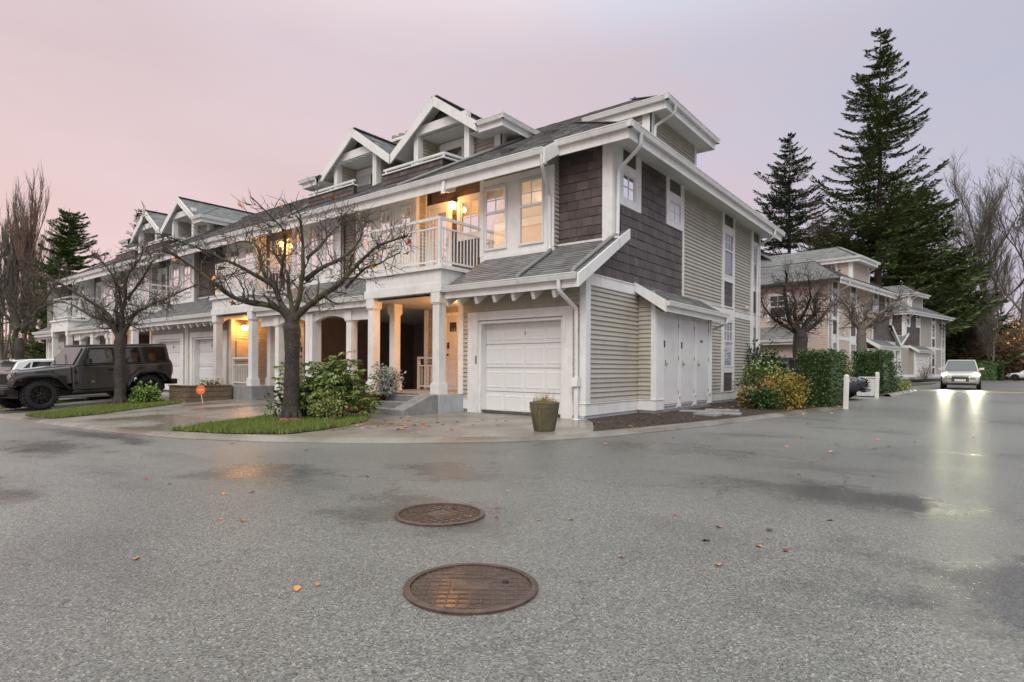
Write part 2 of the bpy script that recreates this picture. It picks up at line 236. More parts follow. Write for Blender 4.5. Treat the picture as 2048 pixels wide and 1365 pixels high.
# ------------------------------------------------------------------ mesh helpers
COL = sc.collection
rnd = random.Random(7)
EACH = {'corner_board', 'side_trim', 'strip_trim', 'garage_trim', 'skirt_board', 'door_trim', 'bay_trim', 'rear_trim', 'foundation', 'fascia', 'window_trim', 'number_plate', 'balcony_beam', 'brick', 'plank', 'section_joint', 'bumper_bar'}
class MB:
    def __init__(s): s.v = []; s.f = []; s.pc = []
    def add(s, vs, fs):
        s.pc.append((len(s.v), len(s.f)))
        o = len(s.v); s.v += [tuple(p) for p in vs]; s.f += [tuple(i + o for i in f) for f in fs]; return s
    def quad(s, a, b, c, d): return s.add((a, b, c, d), ((0, 1, 2, 3),))
    def tri(s, a, b, c): return s.add((a, b, c), ((0, 1, 2),))
    def poly(s, ps): return s.add(ps, (tuple(range(len(ps))),))
    def hexa(s, p): return s.add(p, ((0, 3, 2, 1), (4, 5, 6, 7), (0, 1, 5, 4), (1, 2, 6, 5), (2, 3, 7, 6), (3, 0, 4, 7)))
    def box(s, x0, x1, y0, y1, z0, z1):
        return s.hexa([(x0, y0, z0), (x1, y0, z0), (x1, y1, z0), (x0, y1, z0), (x0, y0, z1), (x1, y0, z1), (x1, y1, z1), (x0, y1, z1)])
    def bar(s, a, b, w, h, up=(0, 0, 1)):
        a = Vector(a); b = Vector(b); d = (b - a).normalized(); u = Vector(up); sd = d.cross(u)
        if sd.length < 1e-5: sd = d.cross(Vector((1, 0, 0)))
        sd.normalize(); u = sd.cross(d).normalized(); sd = sd * (w / 2); u = u * (h / 2)
        return s.hexa([a - sd - u, a + sd - u, a + sd + u, a - sd + u, b - sd - u, b + sd - u, b + sd + u, b - sd + u])
    def prism(s, ps, off):
        n = len(ps); off = Vector(off); a = [Vector(p) for p in ps]; b = [p + off for p in a]
        return s.add(a + b, [tuple(range(n - 1, -1, -1)), tuple(range(n, 2 * n))] + [(i, (i + 1) % n, n + (i + 1) % n, n + i) for i in range(n)])
    def tube(s, pts, rad, n=8, cap=True):
        pts = [Vector(p) for p in pts]; m = len(pts)
        if not isinstance(rad, (list, tuple)): rad = [rad] * m
        vs = []; ref = None
        for i, p in enumerate(pts):
            d = (pts[min(i + 1, m - 1)] - pts[max(i - 1, 0)])
            if d.length < 1e-9: d = Vector((0, 0, 1))
            d.normalize()
            if ref is None:
                ref = d.cross(Vector((.31, .77, .2)));
                if ref.length < 1e-3: ref = d.cross(Vector((1, 0, 0)))
            ref = (ref - d * ref.dot(d))
            if ref.length < 1e-5: ref = d.cross(Vector((0, 1, .3)))
            ref.normalize(); bb = d.cross(ref)
            for k in range(n):
                t = 2 * math.pi * k / n; vs.append(p + (ref * math.cos(t) + bb * math.sin(t)) * rad[i])
        fs = [(i * n + k, i * n + (k + 1) % n, (i + 1) * n + (k + 1) % n, (i + 1) * n + k) for i in range(m - 1) for k in range(n)]
        if cap: fs += [tuple(range(n - 1, -1, -1)), tuple(range((m - 1) * n, m * n))]
        return s.add(vs, fs)
    def lathe(s, prof, n=24, c=(0, 0, 0), axis='z'):
        vs = []
        for r, z in prof:
            for k in range(n):
                t = 2 * math.pi * k / n; a, b = r * math.cos(t), r * math.sin(t)
                vs.append((c[0] + a, c[1] + b, c[2] + z) if axis == 'z' else ((c[0] + z, c[1] + a, c[2] + b) if axis == 'x' else (c[0] + a, c[1] + z, c[2] + b)))
        m = len(prof)
        fs = [(i * n + k, i * n + (k + 1) % n, (i + 1) * n + (k + 1) % n, (i + 1) * n + k) for i in range(m - 1) for k in range(n)]
        fs += [tuple(range(n - 1, -1, -1)), tuple(range((m - 1) * n, m * n))]
        return s.add(vs, fs)
    def build(s, name, m, parent=None, smooth=False, bevel=0, kind=None, fix=False):
        if name in EACH and len(s.pc) > 1:          # one board, one part
            ends = s.pc[1:] + [(len(s.v), len(s.f))]
            for (v0, f0), (v1, f1) in zip(s.pc, ends):
                q = MB(); q.add(s.v[v0:v1], [tuple(i - v0 for i in f) for f in s.f[f0:f1]]); o = q.build(name, m, parent, smooth, bevel, kind, fix)
            return o
        me = bpy.data.meshes.new(name); me.from_pydata(s.v, [], s.f); me.update()
        if fix or smooth:
            bm = bmesh.new(); bm.from_mesh(me); bmesh.ops.recalc_face_normals(bm, faces=bm.faces); bm.to_mesh(me); bm.free()
        if smooth:
            me.polygons.foreach_set('use_smooth', [True] * len(me.polygons))
            if smooth != 'all': me.set_sharp_from_angle(angle=R_(smooth if smooth is not True else 40))
        me.materials.append(MATS[m]); o = bpy.data.objects.new(name, me); COL.objects.link(o)
        if parent: o.parent = parent
        if bevel:
            bv = o.modifiers.new('bevel', 'BEVEL'); bv.width = bevel; bv.segments = 2; bv.limit_method = 'ANGLE'; bv.angle_limit = R_(35)
        if kind: o['kind'] = kind
        return o
def tag(o, label, cat, group=None):
    o['label'] = label; o['category'] = cat
    if group: o['group'] = group
    return o
def empty(name, loc=(0, 0, 0), rz=0, scale=(1, 1, 1)):
    o = bpy.data.objects.new(name, None); COL.objects.link(o); o.location = loc; o.rotation_euler = (0, 0, rz); o.scale = scale; o.empty_display_size = .3
    return o
def copy_tree(o, parent=None):
    c = o.copy(); COL.objects.link(c); c.parent = parent
    for ch in list(o.children): copy_tree(ch, c)
    return c
def inst(o, loc, rot=(0, 0, 0), scale=1, parent=None):
    c = o.copy(); COL.objects.link(c); c.location = loc; c.rotation_euler = rot; c.scale = (scale,) * 3 if not isinstance(scale, tuple) else scale
    if parent is not None: c.parent = parent
    return c
def text(name, s, size, m, parent, loc, rot, ext=.002):
    cu = bpy.data.curves.new(name, 'FONT'); cu.body = s; cu.size = size; cu.align_x = 'CENTER'; cu.align_y = 'CENTER'; cu.extrude = ext
    t = bpy.data.objects.new('tmp', cu); COL.objects.link(t); bpy.context.view_layer.update()
    me = bpy.data.meshes.new_from_object(t.evaluated_get(bpy.context.evaluated_depsgraph_get())); bpy.data.objects.remove(t)
    me.materials.clear(); me.materials.append(MATS[m]); o = bpy.data.objects.new(name, me); COL.objects.link(o); o.parent = parent; o.location = loc; o.rotation_euler = rot
    return o
def point_light(name, loc, energy, col, radius, parent=None):
    d = bpy.data.lights.new(name, 'POINT'); d.energy = energy; d.color = col; d.shadow_soft_size = radius
    o = bpy.data.objects.new(name, d); COL.objects.link(o); o.location = loc
    if parent is not None: o.parent = parent
    return o
# ------------------------------------------------------------------ ground
def slab(name, pts, z0, z1, m, kind='structure'):
    mb = MB(); mb.prism([(x, y, z0) for x, y in pts], (0, 0, z1 - z0)); o = mb.build(name, m, None, fix=True)
    if kind: o['kind'] = kind
    return o
mb = MB(); mb.quad((-900, -900, -1.6), (900, -900, -1.6), (900, 900, -.06), (-900, 900, -.06)); o = mb.build('ground', 'ground_earth'); o['kind'] = 'structure'
# the road falls gently to the left (west); driveways climb back up to the house row
def hz(x, y): return -.021 * max(0.0, -2 - x) * min(1.0, max(0.0, (-.3 - y) / 6))
def sheet(name, cols, m, dz, kind='structure'):
    """cols: list of (x, [y...]) with equal counts"""
    mb = MB(); n = len(cols[0][1]); vs = [(x, y, hz(x, y) + dz) for x, ys in cols for y in ys]
    mb.add(vs, [(i * n + k, (i + 1) * n + k, (i + 1) * n + k + 1, i * n + k + 1) for i in range(len(cols) - 1) for k in range(n - 1)]); o = mb.build(name, m, None, smooth='all'); o['kind'] = kind; return o
YS = [-60, -7, -6.3, -5.5, -4.6, -3.8, -3, -2.2, -1.4, -.3, 76]
sheet('road', [(x, YS) for x in (-90, -60, -40, -30, -24, -20, -16, -12, -9, -6, -4, -2, 45)], 'asphalt', 0.0)
CURB = [(-60, -6.6), (-40, -6.55), (-25, -6.5), (-13.5, -6.5), (-11.0, -6.45), (-8.5, -6.44), (-6.7, -6.4), (-5.3, -6.36), (-4.1, -6.29), (-3.16, -6.12), (-2.2, -5.84), (-1.5, -5.50), (-.85, -5.06), (-.3, -4.60), (.25, -4.05), (.75, -3.45), (1.15, -2.82), (1.45, -2.05), (1.76, -.8), (2.05, .6), (2.34, 2.2), (2.62, 4.4), (2.88, 6.4), (3.22, 8.6)]
def ycurb(x):
    for (x0, y0), (x1, y1) in zip(CURB, CURB[1:]):
        if x0 <= x <= x1: return y0 + (y1 - y0) * (x - x0) / (x1 - x0)
    return CURB[0][1]
cols = []
for x in [-60, -40, -30] + [-25 + .5 * i for i in range(42)] + [-4 + .2 * i for i in range(28)]:
    if x > 1.42: continue
    top = 1.5 if x < -.15 else (.3 - (x - .06) * 1.93 if x > .06 else 1.5 - (x + .15) * 5.7)
    if x > .5: top = -.55 - (x - .5) * 1.61
    y0 = ycurb(x); top = max(top, y0 + .02); cols.append((x, [y0 + (top - y0) * k / 12 for k in range(13)]))
sheet('driveway', cols, 'concrete', .045)
# mountable concrete kerb along the road edge
def strip(name, line, w, h, m, z0=-.06, slope=.10):
    mb = MB(); n = len(line); L = [Vector((x, y, 0)) for x, y in line]; rows = []
    for i, p in enumerate(L):
        d = (L[min(i + 1, n - 1)] - L[max(i - 1, 0)]).normalized(); o = Vector((d.y, -d.x, 0)); g = hz(p.x, p.y)
        rows.append([p + o * (w / 2 + slope) + Vector((0, 0, g + z0)), p + o * (w / 2 + slope) + Vector((0, 0, g + .012)), p + o * (w / 2) + Vector((0, 0, g + h)), p - o * (w / 2) + Vector((0, 0, g + h)), p - o * (w / 2) + Vector((0, 0, g + z0))])
    vs = [v for r in rows for v in r]; fs = [(i * 5 + k, i * 5 + k + 1, (i + 1) * 5 + k + 1, (i + 1) * 5 + k) for i in range(n - 1) for k in range(4)]
    mb.add(vs, fs); o = mb.build(name, m, None, smooth=30); o['kind'] = 'structure'; return o
strip('kerb', CURB, .20, .062, 'concrete')
strip('kerb', [(3.45, 18.3), (3.55, 22), (3.75, 27.5)], .15, .10, 'concrete')
# garden bed with bark mulch along the side wall
bed = [(.02, .05), (.55, -.55), (1.32, -1.95), (1.62, -.8), (1.93, .6), (2.22, 2.2), (2.50, 4.4), (2.76, 6.4), (3.08, 8.5), (1.6, 10.5), (.9, 14.0), (-.4, 14.0), (.02, 12.4)]
o = slab('garden_bed', bed, -.02, .055, 'mulch')
slab('garden_bed', [(3.35, 18.3), (3.45, 22), (3.6, 27.5), (2.2, 36), (.4, 36), (-.6, 26), (-6, 25), (-6, 18.3)], -.02, .05, 'mulch')
slab('lawn', [(2.4, 36.2), (3.7, 44), (3.9, 51), (2, 52), (-9, 53), (-9, 38)], -.02, .04, 'ground_earth')
chips = MB()
for i in range(1500):
    y = rnd.uniform(-1.5, 9); x = rnd.uniform(.0, 2.9)
    if x > 1.45 + max(0, y + 1.9) * .13 or (y < .1 and x < .3 - y * .52) or (2.3 < y < 6.2 and x < .5): continue
    s = rnd.uniform(.012, .04); a = rnd.uniform(0, 6.3); c, d = math.cos(a) * s, math.sin(a) * s; z = .058 + rnd.uniform(0, .012)
    chips.add([(x - c, y - d, z), (x + d * .35, y - c * .35, z + rnd.uniform(.004, .016)), (x + c, y + d, z + rnd.uniform(0, .012)), (x - d * .35, y + c * .35, z)], ((0, 1, 2, 3),))
o = chips.build('mulch_chips', 'mulch_chip'); o['kind'] = 'stuff'; o['label'] = 'dark bark chips scattered over the garden bed'; o['category'] = 'mulch'
# lawn strips
def in_poly(x, y, ps):
    c = False
    for (x1, y1), (x2, y2) in zip(ps, ps[1:] + ps[:1]):
        if (y1 > y) != (y2 > y) and x < (x2 - x1) * (y - y1) / (y2 - y1) + x1: c = not c
    return c
LAWN1 = [(-4.40, -6.10), (-4.9, -5.1), (-5.25, -4.26), (-5.6, -3.4), (-5.8, -2.7), (-3.6, -2.6), (-3.0, -3.2), (-2.62, -3.85), (-2.25, -4.6), (-2.1, -5.25), (-3.0, -5.82)]
LAWN2 = [(-12.1, -6.30), (-12.95, -5.28), (-13.75, -4.2), (-14.1, -2.8), (-12.6, -2.4), (-11.7, -3.78), (-10.6, -5.2), (-10.2, -6.18), (-10.6, -6.27)]
LAWN3 = [(-17.9, -6.35), (-18.2, -5.2), (-18.6, -3.4), (-17.9, -3.3), (-17.3, -5.0), (-17.1, -6.3)]
for nm, L, n, lab in (('lawn', LAWN1, 30000, 'bright green grass strip under the nearest bare cherry tree'), ('lawn', LAWN2, 22000, 'green grass wedge beside the dark off-road vehicle'), ('lawn', LAWN3, 5000, 'green grass strip at the left edge beyond the dark vehicle')):
    mb = MB(); cx0 = sum(p[0] for p in L) / len(L); cy0 = sum(p[1] for p in L) / len(L); vs = [(x, y, hz(x, y) + .06) for x, y in L] + [(x * .5 + cx0 * .5, y * .5 + cy0 * .5, hz(x * .5 + cx0 * .5, y * .5 + cy0 * .5) + .085) for x, y in L]; k_ = len(L)
    mb.add(vs, [(i, (i + 1) % k_, k_ + (i + 1) % k_, k_ + i) for i in range(k_)] + [tuple(range(k_, 2 * k_))]); o = mb.build(nm, 'ground_earth'); o['kind'] = 'structure'
    mb = MB(); xs = [p[0] for p in L]; ys = [p[1] for p in L]; k = 0
    while k < n:
        x, y = rnd.uniform(min(xs), max(xs)), rnd.uniform(min(ys), max(ys))
        if not in_poly(x + .05 * math.sin(y * 9 + x * 4) + rnd.gauss(0, .03), y + .05 * math.sin(x * 11) + rnd.gauss(0, .03), L): continue
        k += 1
        if math.sin(x * 3.1 + 2) * math.sin(y * 4.3 + 1) + .5 * math.sin(x * 9 + y * 7) > .82 and rnd.random() < .8: continue
        a = rnd.uniform(0, 6.3); w = rnd.uniform(.004, .008); h = rnd.uniform(.03, .075); lx, ly = rnd.gauss(0, .02), rnd.gauss(0, .02); g = hz(x, y) + .056
        mb.tri((x - math.cos(a) * w, y - math.sin(a) * w, g), (x + math.cos(a) * w, y + math.sin(a) * w, g), (x + lx, y + ly, g + h + .02))
    o = mb.build('grass', 'grass_blade'); o['kind'] = 'stuff'; o['label'] = lab; o['category'] = 'grass'
# yellow painted bar across the lane
slab('road_marking', [(4.05, 28.1), (16, 29.3), (16, 29.75), (4.05, 28.5)], .003, .006, 'yellow_paint')
# flat paving slabs in the bed
for i, (x, y, w, d, r) in enumerate(((1.05, 3.6, .9, .42, .1), (1.35, 4.3, .8, .4, .3), (1.75, 3.3, .7, .35, .2), (1.55, 2.7, .55, .3, -.1))):
    mb = MB(); mb.box(-w / 2, w / 2, -d / 2, d / 2, .03, .085 + .006 * i); o = mb.build('paving_slab', 'concrete_step', None, bevel=.012); o.location = (x, y, 0); o.rotation_euler = (0, 0, r)
    tag(o, ['broad grey paving slab lying by the storage doors', 'grey paving slab farthest along the bed past the storage doors', 'grey paving slab nearest the kerb in the dark mulch', 'small grey paving slab nearest the garage corner in the mulch'][i], 'paving slab', 'paving slabs in the garden bed')
# ------------------------------------------------------------------ house builder
class Fr:
    """a wall plane: u runs along the wall, d outwards, z up"""
    def __init__(s, kind, k): s.kind = kind; s.k = k
    def P(s, u, d, z):
        return {'front': (u, s.k - d, z), 'back': (u, s.k + d, z), 'right': (s.k + d, u, z), 'left': (s.k - d, u, z)}[s.kind]
    def box(s, mb, u0, u1, d0, d1, z0, z1):
        return mb.hexa([s.P(u0, d0, z0), s.P(u1, d0, z0), s.P(u1, d1, z0), s.P(u0, d1, z0), s.P(u0, d0, z1), s.P(u1, d0, z1), s.P(u1, d1, z1), s.P(u0, d1, z1)])
    def rot(s): return {'front': 0, 'back': math.pi, 'right': math.pi / 2, 'left': -math.pi / 2}[s.kind]
def wall_panel(name, fr, u0, u1, z0, z1, holes, m, parent, thick=.10):
    mb = MB(); us = sorted({u0, u1, *[h[0] for h in holes], *[h[1] for h in holes]}); zs = sorted({z0, z1, *[h[2] for h in holes], *[h[3] for h in holes]})
    for a, b in zip(us, us[1:]):
        for c, d in zip(zs, zs[1:]):
            mu, mz = (a + b) / 2, (c + d) / 2
            if any(h[0] < mu < h[1] and h[2] < mz < h[3] for h in holes): continue
            mb.quad(fr.P(a, 0, c), fr.P(b, 0, c), fr.P(b, 0, d), fr.P(a, 0, d)); mb.quad(fr.P(a, -thick, c), fr.P(a, -thick, d), fr.P(b, -thick, d), fr.P(b, -thick, c))
    for h in holes:
        for (a, c), (b, d) in (((h[0], h[2]), (h[1], h[2])), ((h[1], h[2]), (h[1], h[3])), ((h[1], h[3]), (h[0], h[3])), ((h[0], h[3]), (h[0], h[2]))):
            mb.quad(fr.P(a, 0, c), fr.P(b, 0, d), fr.P(b, -thick, d), fr.P(a, -thick, c))
    return mb.build(name, m, parent)
def siding(parent, fr, u0, u1, z0, z1, m='siding_beige', pitch=.102, detail=False):
    n = max(1, round((z1 - z0) / pitch)); p = (z1 - z0) / n
    gp = .011 if detail else .017
    def board(mb, z):
        mb.hexa([fr.P(u0, .0, z + gp), fr.P(u1, .0, z + gp), fr.P(u1, .028, z + gp), fr.P(u0, .028, z + gp), fr.P(u0, .0, z + p), fr.P(u1, .0, z + p), fr.P(u1, .003, z + p), fr.P(u0, .003, z + p)])
    if detail:
        mb = MB(); board(mb, z0); o = mb.build('siding_board', m, parent); 
        for i in range(1, n): inst(o, (0, 0, i * p), parent=parent)
    else:
        mb = MB()
        for i in range(n): board(mb, z0 + i * p)
        mb.build('siding_boards', m, parent, kind='stuff')
def shakes(parent, fr, u0, u1, z0, z1, holes=(), ex=.205, detail=False, clip=None, m='shake_brown', wid=(.20, .36)):
    n = max(1, round((z1 - z0) / ex)); p = (z1 - z0) / n; joined = MB()
    for i in range(n):
        z = z0 + i * p; u = u0
        while u < u1 - .02:
            w = rnd.uniform(*wid); e = min(u + w, u1)
            if u1 - e < .08: e = u1
            a, b, c, d = u, e - .006, z, z + p; u = e
            segs = [(a, b, c, d)]
            for h in holes:
                ns = []
                for (a, b, c, d) in segs:
                    if b <= h[0] or a >= h[1] or d <= h[2] or c >= h[3]: ns.append((a, b, c, d)); continue
                    if a < h[0]: ns.append((a, h[0], c, d))
                    if b > h[1]: ns.append((h[1], b, c, d))
                    if c < h[2] - .02: ns.append((max(a, h[0]), min(b, h[1]), c, h[2]))
                    if d > h[3] + .02: ns.append((max(a, h[0]), min(b, h[1]), h[3], d))
                segs = ns
            for (a, b, c, d) in segs:
                if b - a < .015: continue
                da, db = d, d
                if clip:
                    da, db = min(d, clip(a)), min(d, clip(b))
                    if min(da, db) < c + .015:
                        if max(da, db) < c + .03: continue
                        da, db = max(da, c + .004), max(db, c + .004)
                j = rnd.uniform(-.006, .006); t = rnd.uniform(.016, .024)
                mb = MB() if detail else joined
                mb.hexa([fr.P(a, 0, c + j), fr.P(b, 0, c + j), fr.P(b, t, c + j), fr.P(a, t, c + j), fr.P(a, 0, da), fr.P(b, 0, db), fr.P(b, .005, db), fr.P(a, .005, da)])
                if detail: mb.build('shingle', m, parent)
    if not detail and joined.v: joined.build('wall_shingles', m, parent, kind='stuff')
def window(U, fr, u0, u1, z0, z1, split=None, mun=None, pane='glass_dark', fw=.05, base=0.0, munz=None):
    mb = MB(); d0, d1 = base - .03, base + .035
    fr.box(mb, u0, u0 + fw, d0, d1, z0, z1); fr.box(mb, u1 - fw, u1, d0, d1, z0, z1)
    fr.box(mb, u0 + fw, u1 - fw, d0, d1, z0, z0 + fw); fr.box(mb, u0 + fw, u1 - fw, d0, d1, z1 - fw, z1)
    if split: fr.box(mb, u0 + fw, u1 - fw, d0, d1 + .006, split - .03, split + .03)
    w = mb.build('window', 'white_metal', U)
    parts = [(z0 + fw, split - .03), (split + .03, z1 - fw)] if split else [(z0 + fw, z1 - fw)]
    for a, b in parts:
        p = MB(); fr.box(p, u0 + fw, u1 - fw, base + .004, base + .008, a, b); p.build('pane', pane, w)
    if mun:
        a, b = parts[-1]; g = MB(); nu, nv = mun
        for i in range(1, nu): uu = u0 + fw + (u1 - u0 - 2 * fw) * i / nu; fr.box(g, uu - .011, uu + .011, base + .009, base + .018, a, b)
        for i in range(1, nv): zz = a + (b - a) * i / nv; fr.box(g, u0 + fw, u1 - fw, base + .009, base + .019, zz - .011, zz + .011)
        g.build('muntin', 'white_metal', w)
    return w
def blinds(U, w, fr, u0, u1, z0, z1):
    mb = MB(); z = z0
    while z < z1: fr.box(mb, u0, u1, .0085, .013, z, z + .028); z += .05
    mb.build('blind_slats', 'glass_blind', w)
def shingle_plane(parent, pts, name='roof_shingles', thick=.10, deck=True, mname='roof_shingle', course=.145):
    """pts: 3D polygon of one roof plane; first edge runs along the eave"""
    pts = [Vector(p) for p in pts]; nrm = Vector((0, 0, 0))
    for i in range(len(pts)):
        a, b = pts[i], pts[(i + 1) % len(pts)]; nrm += a.cross(b)
    nrm.normalize();
    if nrm.z < 0: nrm = -nrm
    Uv = Vector((-nrm.y, nrm.x, 0)).normalized(); Vv = nrm.cross(Uv)
    if Vv.z < 0: Vv = -Vv
    O = min(pts, key=lambda p: p.z); uv = [((p - O).dot(Uv), (p - O).dot(Vv)) for p in pts]
    vmax = max(v for u, v in uv); mb = MB(); v = 0.0
    while v < vmax - .01:
        vm = v + course * .5; xs = []
        for (u1, v1), (u2, v2) in zip(uv, uv[1:] + uv[:1]):
            if (v1 <= vm < v2) or (v2 <= vm < v1): xs.append(u1 + (u2 - u1) * (vm - v1) / (v2 - v1))
        xs.sort()
        for s0, s1 in zip(xs[::2], xs[1::2]):
            u = s0 - rnd.uniform(0, .2)
            while u < s1:
                w = rnd.uniform(.16, .36); a, b = max(u, s0), min(u + w, s1); u += w
                if b - a < .02: continue
                h = rnd.uniform(.010, .020); vt = min(v + course, vmax)
                p0 = O + Uv * a + Vv * v; p1 = O + Uv * b + Vv * v; p2 = O + Uv * b + Vv * vt; p3 = O + Uv * a + Vv * vt
                mb.add([p0, p1, p0 + nrm * h, p1 + nrm * h, p2 + nrm * .003, p3 + nrm * .003], ((0, 1, 3, 2), (2, 3, 4, 5)))
        v += course
    if deck:
        d = MB(); d.prism(pts, (0, 0, -thick)); dk = d.build('roof_deck', 'roof_base', parent)
    mb.build(name, mname, parent, kind='stuff')
def cap_line(parent, a, b, m='roof_shingle', name='ridge_cap', w=.26):
    mb = MB(); a = Vector(a); b = Vector(b); n = max(1, int((b - a).length / .28))
    for i in range(n):
        p, q = a.lerp(b, i / n), a.lerp(b, (i + 1.12) / n); mb.bar(p + Vector((0, 0, .022)), q + Vector((0, 0, .012)), w, .016)
    mb.build(name, m, parent, kind='stuff')
def gutter(parent, a, b, out, h=.13, w=.12):
    """K-style gutter from a to b (top outer-back line), out = outward horizontal direction"""
    a = Vector(a); b = Vector(b); o = Vector(out); mb = MB()
    prof = [(0, 0), (w, 0), (w, -.025), (w - .012, -.03), (w - .012, -.055), (w * .72, -h), (0, -h)]
    mb.prism([a + o * x + Vector((0, 0, z)) for x, z in prof], b - a); g = mb.build('gutter', 'white_metal', parent)
    l = MB(); l.bar(a + o * (w * .5) + Vector((0, 0, .004)), b + o * (w * .5) + Vector((0, 0, .004)), w * .8, .004); l.build('gutter_trough', 'vent_dark', g)
    return g
def downspout(parent, pts, r=.04, m='white_metal'):
    mb = MB(); out = [Vector(pts[0])]
    for i in range(1, len(pts) - 1):
        p, q, s = Vector(pts[i - 1]), Vector(pts[i]), Vector(pts[i + 1]); k = min(.07, (p - q).length * .4, (s - q).length * .4)
        a = q + (p - q).normalized() * k; b = q + (s - q).normalized() * k
        for t in (0, .25, .5, .75, 1): out.append(a * (1 - t) ** 2 + q * 2 * t * (1 - t) + b * t * t)
    out.append(Vector(pts[-1])); mb.tube(out, r, 10); return mb.build('downspout', m, parent, smooth=50)
def column(U, x, y, z0, z1, w=.215, base=True):
    mb = MB(); h = w / 2; mb.box(x - h, x + h, y - h, y + h, z0, z1 - .02); c = mb.build('column', 'white_trim', U)
    k = MB(); h2 = h + .035; k.box(x - h2, x + h2, y - h2, y + h2, z1 - .26, z1); k.box(x - h - .02, x + h + .02, y - h - .02, y + h + .02, z1 - .29, z1 - .26); k.build('column_cap', 'white_trim', c)
    if base:
        b = MB(); b.box(x - h2, x + h2, y - h2, y + h2, z0, z0 + .23); b.box(x - h - .02, x + h + .02, y - h - .02, y + h + .02, z0 + .23, z0 + .26); b.build('column_base', 'white_trim', c)
    return c
def railing(U, runs, zt, zm, zb, sp=.11, post=.07, posts=()):
    mb = MB()
    for a, b in runs:
        a = Vector(a); b = Vector(b); mb.bar((a.x, a.y, zt), (b.x, b.y, zt), .075, .06); mb.bar((a.x, a.y, zm), (b.x, b.y, zm), .04, .035); mb.bar((a.x, a.y, zb), (b.x, b.y, zb), .045, .04)
    r = mb.build('railing', 'white_metal', U); bal = None
    for a, b in runs:
        a = Vector(a); b = Vector(b); n = int((b - a).length / sp)
        for i in range(1, n):
            p = a.lerp(b, i / n)
            if bal is None:
                q = MB(); q.box(-.010, .010, -.010, .010, zb + .02, zm - .018); bal = q.build('baluster', 'white_metal', r); bal.location = (p.x, p.y, 0)
            else: inst(bal, (p.x, p.y, 0), parent=r)
    for (x, y) in posts:
        q = MB(); q.box(x - post / 2, x + post / 2, y - post / 2, y + post / 2, zb - .10, zt + .035); q.build('rail_post', 'white_metal', r)
    return r
K = .586
def zmain(y): return 5.85 + K * (y - .15)
ZL0, ZLK = 2.93, .585
def zlow(y): return ZL0 + (y + .60) * ZLK
RIDGE_Y, RIDGE_Z = 5.75, 5.85 + K * 5.6

def lower_roof(U, x0, x1, yw, barge_x=None, pipes=(), detail=False):
    z1 = zlow(yw); shingle_plane(U, [(x0, -.60, ZL0), (x1, -.60, ZL0), (x1, yw, z1), (x0, yw, z1)], thick=.09, course=.125)
    f = MB(); f.box(x0, x1, -.60, -.565, ZL0 - .26, ZL0 - .02); f.build('fascia', 'white_trim', U)
    gutter(U, (x0, -.603, ZL0 + .02), (x1 - .03, -.603, ZL0 + .02), (0, -1, 0))
    s = MB(); s.poly([(x0, -.56, zlow(-.56) - .12), (x1, -.56, zlow(-.56) - .12), (x1, .0, zlow(0) - .12), (x0, .0, zlow(0) - .12)]); s.build('soffit', 'soffit_white', U)
    t = MB(); t.bar((x0, yw - .012, z1 + .03), (x1, yw - .012, z1 + .03), .02, .05); t.build('flashing', 'white_metal', U)
def rafter_tails(U, xs):
    for x in xs:
        mb = MB(); mb.prism([(x - .04, -.55, ZL0 - .30), (x - .04, -.50, ZL0 - .42), (x - .04, -.02, ZL0 - .42 + .29), (x - .04, -.02, ZL0 + .20), (x - .04, -.55, ZL0 - .10)], (.08, 0, 0)); mb.build('rafter_tail', 'white_trim', U)
def sconce(U, fr, u, z, name='porch_lamp', energy=30, d=.14):
    mb = MB(); fr.box(mb, u - .06, u + .06, .0, .03, z - .02, z + .16); fr.box(mb, u - .085, u + .085, .03, .21, z + .11, z + .14); o = mb.build(name, 'black_metal', U)
    g = MB(); fr.box(g, u - .065, u + .065, .05, .19, z - .06, z + .11); g.build('lamp_glass', 'lamp_glow', o)
    return point_light('lamp_light', fr.P(u, .30, z + .0), energy, (1, .40, .085), .07, o)
def garage_door(U, y=.20):
    mb = MB(); mb.box(-2.87, -.52, y, y + .05, 0.0, 2.18); d = mb.build('garage_door', 'garage_white', U); sh = 2.18 / 4
    g = MB()
    for i in (1, 2, 3): g.box(-2.87, -.52, y - .0035, y - .001, i * sh - .007, i * sh + .007)
    g.build('section_joint', 'grey_plastic', d)
    p0 = None
    for r in range(4):
        for c in range(4):
            x = -2.87 + .06 + c * (2.35 - .06) / 4; z = r * sh + .075; w = (2.35 - .06) / 4 - .06; h = sh - .15
            if p0 is None:
                q = MB(); a, b = .0, .03
                q.add([(0, -.001, 0), (w, -.001, 0), (w, -.001, h), (0, -.001, h), (b, -.010, b), (w - b, -.010, b), (w - b, -.010, h - b), (b, -.010, h - b), (b * 2.1, -.006, b * 2.1), (w - b * 2.1, -.006, b * 2.1), (w - b * 2.1, -.006, h - b * 2.1), (b * 2.1, -.006, h - b * 2.1)],
                      [(0, 1, 5, 4), (1, 2, 6, 5), (2, 3, 7, 6), (3, 0, 4, 7), (4, 5, 9, 8), (5, 6, 10, 9), (6, 7, 11, 10), (7, 4, 8, 11), (8, 9, 10, 11)]); p0 = q.build('panel', 'garage_white', d); p0.location = (x, y, z)
            else: inst(p0, (x, y, z), parent=d)
    return d
